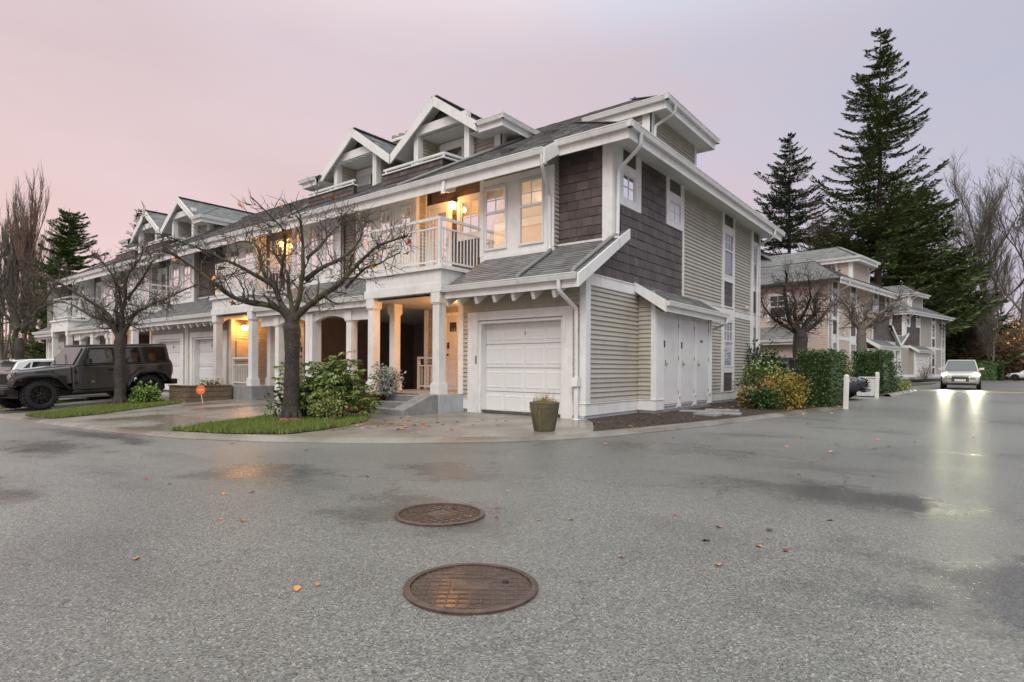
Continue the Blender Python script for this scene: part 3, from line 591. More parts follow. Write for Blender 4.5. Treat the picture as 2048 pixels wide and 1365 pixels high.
def entry_door(U, x0, x1, y, z0, h=2.05, lites=True):
    mb = MB(); mb.box(x0, x1, y - .03, y + .02, z0, z0 + h); d = mb.build('entry_door', 'door_white', U)
    w = x1 - x0
    for (a, b, c, e) in ((.12, .45, .1, .75), (.55, .88, .1, .75), (.12, .45, .85, 1.45), (.55, .88, .85, 1.45)):
        q = MB(); q.box(x0 + a * w, x0 + b * w, y - .042, y - .031, z0 + c, z0 + e); q.build('panel', 'door_white', d, bevel=.008)
    if lites:
        for a in (.15, .58):
            q = MB(); q.box(x0 + a * w, x0 + (a + .28) * w, y - .040, y - .031, z0 + 1.62, z0 + 1.88); q.build('door_light', 'glass_dark', d)
    q = MB(); q.lathe([(.0, -.09), (.03, -.085), (.032, -.06), (.012, -.05), (.012, -.03)], 10, (x0 + .09, y, z0 + .98), 'y'); q.build('door_knob', 'black_metal', d, smooth=True)
    q = MB(); q.box(x0 + .055, x0 + .125, y - .055, y - .031, z0 + 1.15, z0 + 1.32); q.build('door_lock', 'black_metal', d)
    t = MB(); t.box(x0 - .10, x0 - .005, y - .05, y + .01, z0, z0 + h + .10); t.box(x1 + .005, x1 + .10, y - .05, y + .01, z0, z0 + h + .10); t.box(x0 - .005, x1 + .005, y - .05, y + .01, z0 + h + .005, z0 + h + .10); t.build('door_frame', 'white_trim', d)
    return d

def build_unit(name, detail=False, end=False, lit=True, side_m='siding_beige'):
    U = empty(name)
    F0 = Fr('front', 0.0)
    # ---- garage front
    gw = wall_panel('garage_wall', F0, -3.45, 0, .12, 2.98, [(-2.87, -.52, 0.12, 2.18)], side_m, U, thick=.18)
    siding(gw, F0, -3.34, -3.19, .37, 2.38, side_m, detail=detail); siding(gw, F0, -.28, -.12, .37, 2.38, side_m, detail=detail); siding(gw, F0, -3.34, -.12, 2.38, 2.95, side_m, detail=detail)
    t = MB(); F0.box(t, -3.19, -2.87, .0, .035, 0.02, 2.38); F0.box(t, -.52, -.28, .0, .035, 0.02, 2.38); F0.box(t, -2.87, -.52, .0, .035, 2.18, 2.38)
    F0.box(t, -2.93, -2.875, .035, .05, 0.02, 2.24); F0.box(t, -.515, -.46, .035, .05, 0.02, 2.24); F0.box(t, -2.875, -.515, .035, .05, 2.185, 2.24)
    F0.box(t, -2.87, -2.80, -.195, -.001, 0.02, 2.17); F0.box(t, -.59, -.52, -.195, -.001, .02, 2.17); F0.box(t, -2.80, -.59, -.195, -.001, 2.11, 2.17)
    t.build('garage_trim', 'white_trim', U)
    t = MB(); F0.box(t, -3.50, -3.34, .0, .03, .37, 2.97); F0.box(t, -.12, .03, .0, .03, .37, 2.97); t.build('corner_board', 'white_trim', U)
    t = MB(); F0.box(t, -3.47, -3.19, .0, .032, .12, .37); F0.box(t, -.28, .035, .0, .032, .12, .37); F0.box(t, -3.47, -3.19, .0, .045, .355, .375); F0.box(t, -.28, .047, .0, .045, .355, .375); t.build('skirt_board', 'white_trim', U)
    t = MB(); F0.box(t, -3.45, -3.19, -.1, .012, -.05, .12); F0.box(t, -.28, .012, -.1, .012, -.05, .12); t.build('foundation', 'concrete_step', U)
    garage_door(U)
    q = MB(); q.box(-2.93, -2.885, -.075, -.05, 1.18, 1.37); q.build('keypad', 'grey_plastic', U, bevel=.006)
    # ---- garage side wall towards the porch
    FL = Fr('left', -3.45); w = wall_panel('porch_side_wall', FL, 0, 1.6, .12, 2.95, [], side_m, U); siding(w, FL, .10, 1.6, .47, 2.78, side_m)
    t = MB(); FL.box(t, -.02, .12, .0, .03, .47, 2.9); t.build('corner_board', 'white_trim', U)
    # ---- porch
    t = MB(); t.box(-6.35, -3.462, -.80, 1.6, .0, .47); t.build('porch_floor', 'concrete_step', U)
    FB = Fr('front', 1.60); w = wall_panel('porch_back_wall', FB, -6.35, -3.45, .47, 2.85, [], side_m, U); siding(w, FB, -4.40, -3.46, .47, 2.74, side_m); siding(w, FB, -6.3, -5.62, .47, 2.74, side_m)
    entry_door(U, -5.45, -4.55, 1.60, .47)
    t = MB(); FB.box(t, -6.35, -6.2, .0, .03, .47, 2.74); FB.box(t, -5.75, -5.6, .022, .04, .47, 2.74); t.build('corner_board', 'white_trim', U)
    t = MB()
    for i in range(26): t.box(-6.30 + i * .11, -6.30 + i * .11 + .10, -.55, 1.58, 2.765, 2.785)
    t.build('porch_ceiling', 'porch_ceiling', U)
    column(U, -3.62, -.55, .47, 2.86); column(U, -5.98, -.55, .47, 2.86); column(U, -5.92, .10, .47, 2.76, .20)
    # ---- balcony over the porch
    t = MB(); t.box(-6.2, -3.42, -.70, -.40, 2.84, 3.04); t.box(-6.2, -5.95, -.40, 1.25, 2.84, 3.04); t.box(-3.67, -3.42, -.40, .0, 2.84, 3.04); t.build('balcony_beam', 'white_trim', U)
    t = MB(); t.box(-6.17, -3.45, -.67, 1.24, 3.045, 3.36); t.build('balcony_band', 'white_trim', U)
    t = MB(); t.box(-6.24, -3.38, -.74, 1.245, 3.365, 3.45); t.build('balcony_floor', 'white_trim', U)
    t = MB(); t.bar((-3.60, -.60, 3.47), (-3.60, .86, 3.47), .10, .05); t.build('balcony_curb', 'white_metal', U)
    railing(U, [((-3.58, -.58, 0), (-3.58, .84, 0)), ((-3.58, -.58, 0), (-6.10, -.58, 0)), ((-6.10, -.58, 0), (-6.10, .84, 0))], 4.58, 4.36, 3.58, posts=((-3.58, -.58), (-6.10, -.58)))
    # ---- recessed carport beside the porch
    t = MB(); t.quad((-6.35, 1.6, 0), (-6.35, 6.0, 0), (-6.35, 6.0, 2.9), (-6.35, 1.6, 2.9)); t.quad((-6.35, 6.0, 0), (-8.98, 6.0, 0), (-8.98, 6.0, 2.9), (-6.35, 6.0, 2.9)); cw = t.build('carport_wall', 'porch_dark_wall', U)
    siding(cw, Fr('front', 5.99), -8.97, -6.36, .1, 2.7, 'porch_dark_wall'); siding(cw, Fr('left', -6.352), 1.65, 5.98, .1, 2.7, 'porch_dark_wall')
    t = MB(); t.quad((-6.35, -.5, 2.80), (-8.98, -.5, 2.80), (-8.98, 6.0, 2.80), (-6.35, 6.0, 2.80)); t.build('carport_ceiling', 'porch_ceiling', U)
    t = MB(); t.quad((-6.35, -.6, .055), (-8.98, -.6, .055), (-8.98, 6.0, .055), (-6.35, 6.0, .055)); t.build('carport_floor', 'concrete', U)
    window(U, Fr('front', 5.96), -8.3, -7.4, .95, 2.2, 1.6, None, 'glass_dark', fw=.1, base=.02)
    n_ = 10; ar = []
    for i in range(n_ + 1): a = math.pi * i / n_; ar.append((-7.28 - .85 - math.cos(a) * -.85 - 0, 2.36 + .16 * math.sin(a)))
    t = MB(); t.prism([(-8.98, -.42, 2.84), (-6.20, -.42, 2.84), (-6.20, -.42, 2.36), (-7.25, -.42, 2.36)] + [(-7.30 - i * 1.53 / 8, -.42, 2.36 + .17 * math.sin(math.pi * (i + .5) / 9)) for i in range(9)] + [(-8.98, -.42, 2.36)], (0, .14, 0)); t.build('arched_beam', 'white_trim', U, fix=True)
    column(U, -7.18, -.34, .05, 2.62, .21, False)
    q = MB(); q.box(-8.98, -8.80, -.50, -.20, .05, 2.62); c_ = q.build('column', 'white_trim', U)
    # ---- upper front walls
    bayw = [(-2.35, -1.63, 4.0, 5.55), (-3.43, -2.72, 4.0, 5.55)]; FY = Fr('front', .85)
    wall_panel('bay_wall', FY, -3.56, -1.36, 3.70, 5.72, bayw, 'white_trim', U); w = wall_panel('bay_upper_wall', FY, -3.56, -1.36, 5.72, 6.20, [], side_m, U); siding(w, FY, -3.44, -1.36, 5.76, 6.17, side_m, detail=False)
    t = MB(); FY.box(t, -3.56, -1.34, .0, .03, 3.72, 3.86); FY.box(t, -3.56, -1.34, .0, .025, 5.60, 5.75); FY.box(t, -3.58, -3.45, .0, .03, 3.87, 6.1); FY.box(t, -1.53, -1.34, .0, .03, 3.87, 5.59); t.build('bay_trim', 'white_trim', U)
    pn = 'glass_clear' if lit else 'glass_dark'
    for h in bayw: window(U, FY, *h, split=4.92, mun=(2, 2), pane=pn)
    FRr = Fr('right', -1.36); w = wall_panel('bay_return', FRr, .85, 1.05, 3.7, 6.2, [], side_m, U); siding(w, FRr, .86, 1.05, 3.78, 6.2, side_m, detail=detail)
    FR2 = Fr('left', -3.56); wall_panel('bay_return', FR2, .85, 1.25, 3.4, 6.2, [], 'white_trim', U)
    FW = Fr('front', 1.05); w = wall_panel('shingled_wall', FW, -1.36, 0, 3.7, 6.25, [], 'shake_edge', U); shakes(w, FW, -1.35, -.20 if end else 0, 3.86, 6.12, detail=detail and end)
    if end: t = MB(); FW.box(t, -.20, .03, .0, .03, 3.80, 6.0); t.build('corner_board', 'white_trim', U)
    FD = Fr('front', 1.25); dh = (-5.80, -5.05, 3.45, 5.50); wh = (-4.62, -3.95, 4.62, 5.55)
    w = wall_panel('balcony_wall', FD, -5.95, -3.56, 3.45, 6.30, [dh, wh], 'shake_edge', U); shakes(w, FD, -5.72, -3.57, 3.5, 6.25, holes=[(-5.92, -4.93, 3.3, 5.62), (-4.74, -3.83, 4.48, 5.67)])
    t = MB(); FD.box(t, -5.92, -5.80, .0, .03, 3.45, 5.62); FD.box(t, -5.05, -4.93, .0, .03, 3.45, 5.62); FD.box(t, -5.80, -5.05, .0, .03, 5.50, 5.62)
    FD.box(t, -4.74, -4.62, .0, .03, 4.48, 5.67); FD.box(t, -3.95, -3.83, .0, .03, 4.48, 5.67); FD.box(t, -4.62, -3.95, .0, .03, 4.48, 4.62); FD.box(t, -4.62, -3.95, .0, .03, 5.55, 5.67); t.build('door_trim', 'white_trim', U)
    window(U, FD, *wh, None, (2, 2), pn, base=-.02)
    q = MB(); FD.box(q, -5.80, -5.68, -.04, .0, 3.46, 5.5); FD.box(q, -5.17, -5.05, -.04, .0, 3.46, 5.5); FD.box(q, -5.68, -5.17, -.04, .0, 3.46, 3.70); FD.box(q, -5.68, -5.17, -.04, .0, 5.36, 5.5); bd = q.build('balcony_door', 'door_white', U)
    q = MB(); FD.box(q, -5.68, -5.17, -.025, -.018, 3.70, 5.36); q.build('pane', pn, bd)
    q = MB(); FD.box(q, -5.14, -5.10, .0, .05, 4.42, 4.46); FD.box(q, -5.14, -5.10, .0, .025, 4.38, 4.62); q.build('door_handle', 'black_metal', bd)
    FR3 = Fr('right', -5.95); w = wall_panel('bay_return', FR3, .85, 1.25, 3.4, 6.3, [], side_m, U); siding(w, FR3, .97, 1.20, 3.45, 6.2, side_m, detail=False)
    t = MB(); FR3.box(t, .84, .97, .0, .02, 3.45, 6.2); FR3.box(t, 1.20, 1.25, .0, .03, 3.45, 6.2); t.build('corner_board', 'white_trim', U)
    lb = [(-6.58, -6.10, 3.95, 5.62), (-7.44, -6.96, 3.95, 5.62), (-8.28, -7.80, 3.95, 5.62)]
    wall_panel('bay_wall', FY, -8.60, -5.95, 3.70, 5.75, lb, 'white_trim', U); w = wall_panel('bay_upper_wall', FY, -8.60, -5.95, 5.75, 6.20, [], side_m, U); siding(w, FY, -8.6, -5.95, 5.78, 6.17, side_m)
    t = MB(); FY.box(t, -8.62, -5.93, .0, .03, 3.72, 3.86); FY.box(t, -8.62, -5.93, .0, .025, 5.66, 5.80); t.build('bay_trim', 'white_trim', U)
    for h in lb: window(U, FY, *h, split=5.02, mun=(2, 2), pane=pn)
    w = wall_panel('party_wall', FW, -8.98, -8.60, 3.7, 6.25, [], side_m, U); siding(w, FW, -8.98, -8.60, 3.86, 6.2, side_m)
    # ---- lower roofs
    xr = .20 if end else 0.0
    lower_roof(U, -3.40, xr, 1.05); lower_roof(U, -8.98, -6.22, 1.05); rafter_tails(U, [-.42 - .52 * i for i in range(6)] + [-3.40])
    return U

def main_roof(U, end):
    z15 = zmain(.15); z60 = zmain(.60)
    if end:
        shingle_plane(U, [(-8.98, .15, z15), (-1.10, .15, z15), (-1.10, .60, z60), (.65, .60, z60), (.65 - 3.35, 3.95, zmain(3.95)), (0.0, 3.95, zmain(3.95)), (-1.80, RIDGE_Y, RIDGE_Z), (-8.98, RIDGE_Y, RIDGE_Z)])
    else:
        shingle_plane(U, [(-8.98, .15, z15), (0, .15, z15), (0, RIDGE_Y, RIDGE_Z), (-8.98, RIDGE_Y, RIDGE_Z)])
    xe = -1.10 if end else 0
    f = MB(); f.box(-8.98, xe, .15, .19, z15 - .33, z15 - .03); f.build('fascia', 'white_trim', U)
    gutter(U, (-8.98, .147, z15 + .02), (xe - .02, .147, z15 + .02), (0, -1, 0))
    s = MB(); s.poly([(-8.98, .19, zmain(.19) - .17), (xe, .19, zmain(.19) - .17), (xe, 1.30, zmain(1.30) - .17), (-8.98, 1.30, zmain(1.30) - .17)]); s.build('soffit', 'soffit_white', U)
    q = MB(); q.prism([(-4.2, .10, z15 - .12), (-4.2, .06, z15 - .45), (-4.2, .5, z15 - .30), (-4.2, .5, z15 - .1)], (.09, 0, 0)); q.build('eave_bracket', 'white_trim', U)
    if not end:
        shingle_plane(U, [(-8.98, 12.9, 6.13), (0, 12.9, 6.13), (0, RIDGE_Y, RIDGE_Z), (-8.98, RIDGE_Y, RIDGE_Z)], course=.4)
def dormer(U, detail, lit, side_m='siding_beige'):
    px, hw, zp, zf, yb = -6.95, 1.97, 9.46, 8.11, 2.50; sl = (zp - zf) / hw; yr = 6.6
    for s in (-1, 1):
        shingle_plane(U, [(px + s * hw, yb, zf), (px + s * hw, yr, zf), (px, yr, zp), (px, yb, zp)], thick=.06)
        b = MB(); b.prism([(px, yb - .03, zp + .02), (px + s * (hw + .02), yb - .03, zf + .005), (px + s * (hw + .02), yb - .03, zf - .30), (px, yb - .03, zp - .30)], (0, .05, 0)); b.build('barge_board', 'white_trim', U, fix=True)
        t = MB(); t.poly([(px, yb + .02, zp - .09), (px + s * hw, yb + .02, zf - .09), (px + s * hw, 3.6, zf - .09), (px, 3.6, zp - .09)]); t.build('soffit', 'soffit_white', U)
    cap_line(U, (px, yb, zp), (px, yr, zp))
    # gable shingles behind a white header carried by posts
    xl, xr_ = -7.94, -5.74; zh = 8.58
    FG = Fr('front', 2.95); t = MB(); t.poly([(px - hw * .585, 2.95, zp - .1 - hw * .585 * sl), (px + hw * .585, 2.95, zp - .1 - hw * .585 * sl), (px, 2.95, zp - .1)]); g = t.build('gable_wall', 'shake_edge', U)
    shakes(g, FG, xl + .1, xr_ - .1, zh + .20, zp - .15, detail=False, clip=lambda u: zp - .14 - abs(u - px) * sl)
    t = MB(); t.box(xl - .02, xr_ + .02, 2.66, 2.84, zh - .06, zh + .22); t.build('header_beam', 'white_trim', U)
    for x in (xl, xr_):
        t = MB(); t.box(x - .10, x + .10, 2.68, 2.88, zmain(2.7) - .3, zh - .06); t.build('dormer_post', 'white_trim', U)
    FR = Fr('front', 3.55); w = wall_panel('dormer_wall', FR, xl - .1, xr_ + .1, zmain(3.5) - 1.2, zh, [], side_m, U); siding(w, FR, xl, xr_, 8.44, zh - .05, side_m)
    t = MB(); FR.box(t, xl + .25, xr_, .0, .03, 8.24, 8.44); FR.box(t, xl + .25, xl + .38, .0, .03, 6.9, 8.24); t.build('window_trim', 'white_trim', U)
    window(U, FR, xl + .39, xl + 1.28, 6.85, 8.23, None, None, 'glass_dark', base=.01); window(U, FR, xl + 1.28, xl + 2.15, 6.85, 8.23, None, None, 'glass_blind', base=.01)
    t = MB(); t.quad((xl, 2.8, zh - .09), (xr_, 2.8, zh - .09), (xr_, 3.6, zh - .09), (xl, 3.6, zh - .09)); t.build('dormer_ceiling', 'soffit_white', U)
    for x, k in ((xl + .1, 'right'), (xr_ - .1, 'left'), (xr_ + .1, 'right'), (xl - .1, 'left')):
        f = Fr(k, x); zq = zh - .06 if (x > xl and x < xr_) else 8.42; w = wall_panel('dormer_cheek', f, 2.88, 4.2, 6.9, zq, [], side_m, U, thick=.03); siding(w, f, 2.88, 4.2, 6.95, zq, side_m)
    # hip-roofed wing at the outer side
    FWg = Fr('front', 3.0); w = wall_panel('dormer_wall', FWg, -5.64, -4.67, 7.2, 8.05, [], side_m, U); siding(w, FWg, -5.64, -4.90, 7.3, 8.03, side_m)
    FWr = Fr('right', -4.67); w = wall_panel('dormer_wall', FWr, 3.0, 4.6, 7.2, 8.05, [], side_m, U); siding(w, FWr, 3.2, 4.6, 7.3, 8.03, side_m)
    t = MB(); FWg.box(t, -4.90, -4.64, .0, .03, 7.3, 8.02); FWr.box(t, 2.97, 3.2, .0, .03, 7.3, 8.02); t.build('corner_board', 'white_trim', U)
    ex, ey, ze = -4.10, 2.35, 8.11
    shingle_plane(U, [(-5.10, ey, ze), (ex, ey, ze), (-5.62, ey + 1.52, ze + 1.52 * K), (-6.2, ey + 1.52, ze + 1.52 * K)], thick=.06); shingle_plane(U, [(ex, ey, ze), (ex, 4.6, ze), (-5.62, 4.6, ze + 1.52 * K), (-5.62, ey + 1.52, ze + 1.52 * K)], thick=.06)
    t = MB(); t.box(-4.98, ex, ey + .0, ey + .03, ze - .28, ze - .02); t.box(ex - .03, ex, ey + .03, 4.2, ze - .28, ze - .02); t.build('fascia', 'white_trim', U)
    gutter(U, (-4.96, ey - .003, ze + .02), (ex + .1, ey - .003, ze + .02), (0, -1, 0)); gutter(U, (ex + .003, ey - .1, ze + .02), (ex + .003, 4.1, ze + .02), (1, 0, 0))
    t = MB(); t.poly([(-5.4, ey + .03, ze - .2), (ex - .03, ey + .03, ze - .2), (ex - .03, 4.4, ze - .2), (-5.4, 4.4, ze - .2)]); t.build('soffit', 'soffit_white', U)
    downspout(U, [(-4.2, 3.75, 8.0), (-4.3, 3.3, zmain(3.3) + .06), (-6.0, .75, zmain(.75) + .06), (-6.25, .45, zmain(.45) + .05)], .045, 'pipe_grey')
    # deck parapet with rail
    x0, x1, yp, zc = -8.25, -5.66, 1.60, 7.03; FP = Fr('front', yp); t = MB(); t.box(x0, x1, yp, yp + .12, 6.5, zc); t.prism([(x1, yp, 6.5), (x1, yp, zc), (x1 + .12, yp + .75, zc), (x1 + .12, yp + .75, 6.6)], (-.1, .02, 0)); w = t.build('parapet', 'shake_edge', U, fix=True)
    shakes(w, FP, x0, x1, zmain(yp) + .02, zc - .03, ex=.17, detail=detail, wid=(.12, .24))
    t = MB(); t.box(x0, x1 + .05, yp - .05, yp + .16, zc, zc + .035); t.bar((x1, yp, zc + .018), (x1 + .14, yp + .8, zc + .018), .16, .035); t.build('parapet_cap', 'white_trim', U)
    r = MB(); r.bar((x0, yp + .04, zc + .16), (x1 + .02, yp + .04, zc + .16), .07, .055); r.bar((x1 + .02, yp + .04, zc + .16), (x1 + .14, yp + .8, zc + .16), .07, .055)
    for x in (x0 + .1, (x0 + x1) / 2, x1): r.bar((x, yp + .04, zc + .03), (x, yp + .04, zc + .15), .05, .05)
    r.build('parapet_rail', 'white_metal', U)

def end_wall(U, detail, side_m='siding_beige', rear=False):
    """the gable-end side wall (plane x = 0), third-floor box and hip roofs of an end house"""
    S = Fr('right', 0.0); Y1 = 12.35
    sw = wall_panel('side_wall', S, 1.05, Y1, .12, 6.2, [(1.52, 2.18, 4.90, 5.50)] if detail else [], side_m, U)
    t = MB(); t.poly([(0, 0, .12), (0, 1.05, .12), (0, 1.05, zlow(1.05) - .1), (0, 0, zlow(0) - .1)]); t.build('side_wall', side_m, U)
    # foundation, skirt, belt
    t = MB(); S.box(t, -.05, Y1, -.1, .015, -.05, .12); t.build('foundation', 'foundation_grey', U)
    t = MB(); S.box(t, -.035, 2.4, .0, .032, .12, .355); S.box(t, 6.1, Y1, .0, .032, .12, .355); S.box(t, -.05, 2.4, .0, .048, .355, .377); S.box(t, 6.1, Y1, .0, .048, .355, .377); t.build('skirt_board', 'white_trim', U)
    t = MB(); S.box(t, 0, Y1, .0, .034, 2.80, 3.02); S.box(t, 0, Y1, .0, .05, 3.02, 3.045); t.build('belt_board', 'white_trim', U)
    # siding fields
    siding(sw, S, .15, 2.4, .377, 2.80, side_m, detail=detail); siding(sw, S, 6.1, 8.20, .377, 2.80, side_m, detail=detail); siding(sw, S, 9.40, 11.25, .377, 2.80, side_m, detail=detail)
    siding(sw, S, 5.10, 8.20, 3.045, 6.02, side_m, detail=detail); siding(sw, S, 9.40, 11.25, 3.045, 6.02, side_m, detail=detail)
    # shingle field with two small windows
    t = MB(); t.poly([(.004, 0, 3.045), (.004, 1.05, 3.045), (.004, 1.05, zlow(1.05) - .09), (.004, 0, zlow(0) - .09)]); t.build('shingled_wall', 'shake_edge', U)
    sh = wall_panel('shingled_wall', Fr('right', .004), 1.05, 5.0, 3.045, 6.15, [(1.28, 2.44, 4.70, 6.1)], 'shake_edge', U, thick=.002)
    shakes(sh, Fr('right', .004), .06, 1.05, 3.05, 4.0, ex=.215, detail=detail, clip=lambda u: zlow(u) - .05)
    shakes(sh, Fr('right', .004), 1.05, 5.0, 3.05, 6.05, holes=[(1.0, 1.50, 3.9, 6.2), (1.30, 2.44, 4.72, 6.2), (3.92, 5.08, 4.78, 6.2)], ex=.215, detail=detail)
    t = MB()
    for u0, u1, zb, g in ((1.34, 2.44, 4.74, (1.52, 2.18, 4.90, 5.50)), (3.92, 5.08, 4.79, (4.10, 4.86, 4.93, 5.48))):
        S.box(t, u0, g[0], .0, .045, zb, 6.1); S.box(t, g[1], u1, .0, .045, zb, 6.1); S.box(t, g[0], g[1], .0, .045, zb, g[2]); S.box(t, g[0], g[1], .0, .045, g[3], 5.68)
        sp = MB(); S.box(sp, g[0] + .002, g[1] - .002, .005, .022, 5.69, 6.1); sp.build('spandrel', 'shake_brown', U)
    S.box(t, 1.03, 1.34, .0, .040, 3.86, 6.1); t.build('side_trim', 'white_trim', U)
    window(U, S, 1.52, 2.18, 4.90, 5.50, None, (2, 2), 'glass_clear' if detail else 'glass_dark', fw=.04, base=.0 if detail else .01); w2 = window(U, S, 4.10, 4.86, 4.93, 5.48, None, (2, 2), 'glass_blind', fw=.04, base=.015)
    t = MB(); S.box(t, 5.0, 5.09, .0, .047, 3.045, 4.79)
    # two full-height window strips
    for u0, u1, g0, g1 in ((8.20, 9.40, 8.36, 9.26), (11.25, 12.38, 11.50, 12.24)):
        S.box(t, u0, g0, .0, .055, .377, 6.1); S.box(t, g1, u1, .0, .055, .377, 6.1)
        for a, b in ((.98, 1.13), (2.66, 3.10), (3.88, 4.02), (5.46, 5.66)): S.box(t, g0, g1, .0, .05, a, b)
        for a, b in ((.40, .975), (3.11, 3.875), (5.67, 6.1)):
            sp = MB(); n_ = max(1, round((b - a) / .2))
            for i in range(n_): S.box(sp, g0 + .002, g1 - .002, .0, .018 + .003 * (i % 2), a + (b - a) * i / n_ + .006, a + (b - a) * (i + 1) / n_)
            sp.build('spandrel', 'shake_brown', U)
        w = window(U, S, g0, g1, 1.14, 2.65, 1.98, (3, 2), 'glass_dark', fw=.06, base=.015)
        if detail: blinds(U, w, Fr('right', .0145), g0 + .07, g1 - .07, 1.2, 1.94)
        window(U, S, g0, g1, 4.03, 5.45, 4.88, (3, 2), 'glass_dark', fw=.06, base=.015)
    t.build('strip_trim', 'white_trim', U)
    t = MB(); S.box(t, -.032, .15, .0, .036, .377, 2.80); S.box(t, Y1 - .02, Y1 + .03, -.1, .03, .377, 6.1); t.build('corner_board', 'white_trim', U)
    # barge and end of the lower front roof
    t = MB(); t.prism([(.20, -.66, zlow(-.66) + .02), (.20, 1.50, zlow(1.50) + .02), (.20, 1.50, zlow(1.50) - .20), (.20, -.66, zlow(-.66) - .24)], (.04, 0, 0)); t.build('barge_board', 'white_trim', U, fix=True)
    t = MB(); t.poly([(.20, -.56, zlow(-.56) - .13), (0, -.56, zlow(-.56) - .13), (0, 1.05, zlow(1.05) - .13), (.20, 1.05, zlow(1.05) - .13)]); t.build('soffit', 'soffit_white', U)
    shingle_plane(U, [(.004, 1.05, zlow(1.05)), (.20, 1.05, zlow(1.05)), (.20, 1.50, zlow(1.50)), (.004, 1.50, zlow(1.50))], thick=.07, course=.125)
    # storage bump-out with three doors
    B = Fr('right', .42); BL = Fr('front', 2.40); t = MB(); B.box(t, 2.405, 6.10, -.43, -.002, .1, 2.45); bw = t.build('storage_closet', 'white_trim', U)
    t = MB(); BL.box(t, .05, .40, -.1, .012, -.05, .12); B.box(t, 2.385, 6.11, -.1, .014, -.05, .119); t.build('foundation', 'concrete_step', U)
    w = wall_panel('closet_end_wall', BL, .0, .42, .12, 2.9, [], side_m, U, thick=.02); siding(w, BL, .02, .34, .377, 2.62, side_m, detail=detail)
    t = MB(); BL.box(t, .034, .45, .0, .032, .12, .355); BL.box(t, .05, .465, .0, .048, .355, .377); B.box(t, 2.401, 2.84, .0, .034, .121, .354); B.box(t, 2.402, 2.84, .0, .05, .356, .378); t.build('skirt_board', 'white_trim', U)
    t = MB(); BL.box(t, .34, .45, .0, .03, .378, 2.62); B.box(t, 2.401, 2.60, .0, .04, .379, 2.48); B.box(t, 6.0, 6.12, .0, .04, .15, 2.48); t.build('corner_board', 'white_trim', U)
    for i, (a, b) in enumerate(((2.86, 3.74), (3.92, 4.80), (4.98, 5.86))):
        q = MB(); B.box(q, a, b, .0, .022, .24, 2.34); d = q.build('storage_door', 'door_white', U, bevel=.006)
        k = MB(); k.lathe([(.0, .075), (.028, .07), (.03, .05), (.011, .04), (.011, .02)], 10, (.42, a + .10, 1.20), 'x'); B.box(k, a + .085, a + .115, .02, .032, 1.22, 1.30); k.build('door_knob', 'brass', d)
        for z in (.45, 1.3, 2.1):
            k = MB(); B.box(k, b - .005, b + .02, .02, .034, z, z + .10); k.build('hinge', 'grey_plastic', d)
        k = MB(); B.box(k, b + .02, b + .10, .02, .075, .40, .45); k.build('vent_hood', 'white_metal', d)
        k = MB(); B.box(k, a + .05, b - .1, .02, .026, .16, .20); k.build('threshold', 'grey_plastic', d)
        k = MB()
        if i < 2: B.box(k, a - .08, a - .02, .02, .03, 1.62, 1.78); B.box(k, a - .02, a + .02, .02, .05, 1.60, 1.76)
        else: B.box(k, a + .26, a + .33, .02, .028, 1.80, 1.86); B.box(k, a + .36, a + .43, .02, .028, 1.80, 1.86)
        k.build('number_plate', 'number_black', d)
    for u0, u1 in ((2.60, 2.85), (3.745, 3.915), (4.805, 4.975), (5.865, 6.0)):
        k = MB(); B.box(k, u0, u1, .0, .032, .15, 2.40); k.build('door_mullion', 'white_trim', U)
    # its lean-to roof
    zt, ze, xe = 3.06, 2.60, .78; pts = [(xe, 2.18, ze), (xe, 6.30, ze), (.03, 6.30, zt), (.03, 2.18, zt)]
    shingle_plane(U, pts, thick=.07, course=.125)
    for y, s in ((2.18, -1), (6.30, 1)):
        t = MB(); t.prism([(xe + .02, y, ze + .03), (.03, y, zt + .03), (.03, y, zt - .18), (xe + .02, y, ze - .24)], (0, .04 * s, 0)); t.build('barge_board', 'white_trim', U, fix=True)
    t = MB(); t.box(xe - .03, xe, 2.18, 6.30, ze - .22, ze - .02); t.build('fascia', 'white_trim', U); gutter(U, (xe + .003, 2.20, ze + .02), (xe + .003, 6.36, ze + .02), (1, 0, 0), h=.11, w=.10)
    t = MB(); t.poly([(xe - .03, 2.2, ze - .16), (xe - .03, 6.28, ze - .16), (.42, 6.28, ze - .06), (.42, 2.2, ze - .06)]); t.build('soffit', 'soffit_white', U)
    downspout(U, [(.84, 6.22, 2.50), (.84, 6.22, 2.36), (.42, 6.28, 2.20), (.10, 6.30, 2.16)], .035)
    # hip eaves along the side
    zs = zmain(.60); xe = .65
    shingle_plane(U, [(xe, .60, zs), (xe, 12.9, zs), (-2.61, 7.35, 8.04), (-.5, 7.35, zs + K * 1.15), (-.5, 4.1, zs + K * 1.15), (-2.70, 3.95, zmain(3.95))])
    cap_line(U, (xe, .60, zs), (-2.7, 3.95, zmain(3.95)))
    f = MB(); f.box(-1.10, xe - .03, .60, .63, zs - .30, zs - .02); f.box(xe - .03, xe, .60, 12.9, zs - .30, zs - .02); f.build('fascia', 'white_trim', U)
    gutter(U, (-1.12, .597, zs + .02), (xe + .12, .597, zs + .02), (0, -1, 0)); gutter(U, (xe + .003, .48, zs + .02), (xe + .003, 12.95, zs + .02), (1, 0, 0))
    s = MB(); s.poly([(-1.10, .63, zs - .20), (xe - .03, .63, zs - .20), (xe - .03, 12.9, zs - .20), (0, 12.9, zs - .10), (0, 1.05, zs - .10), (-1.10, 1.05, zs - .02)]); s.build('soffit', 'soffit_white', U)
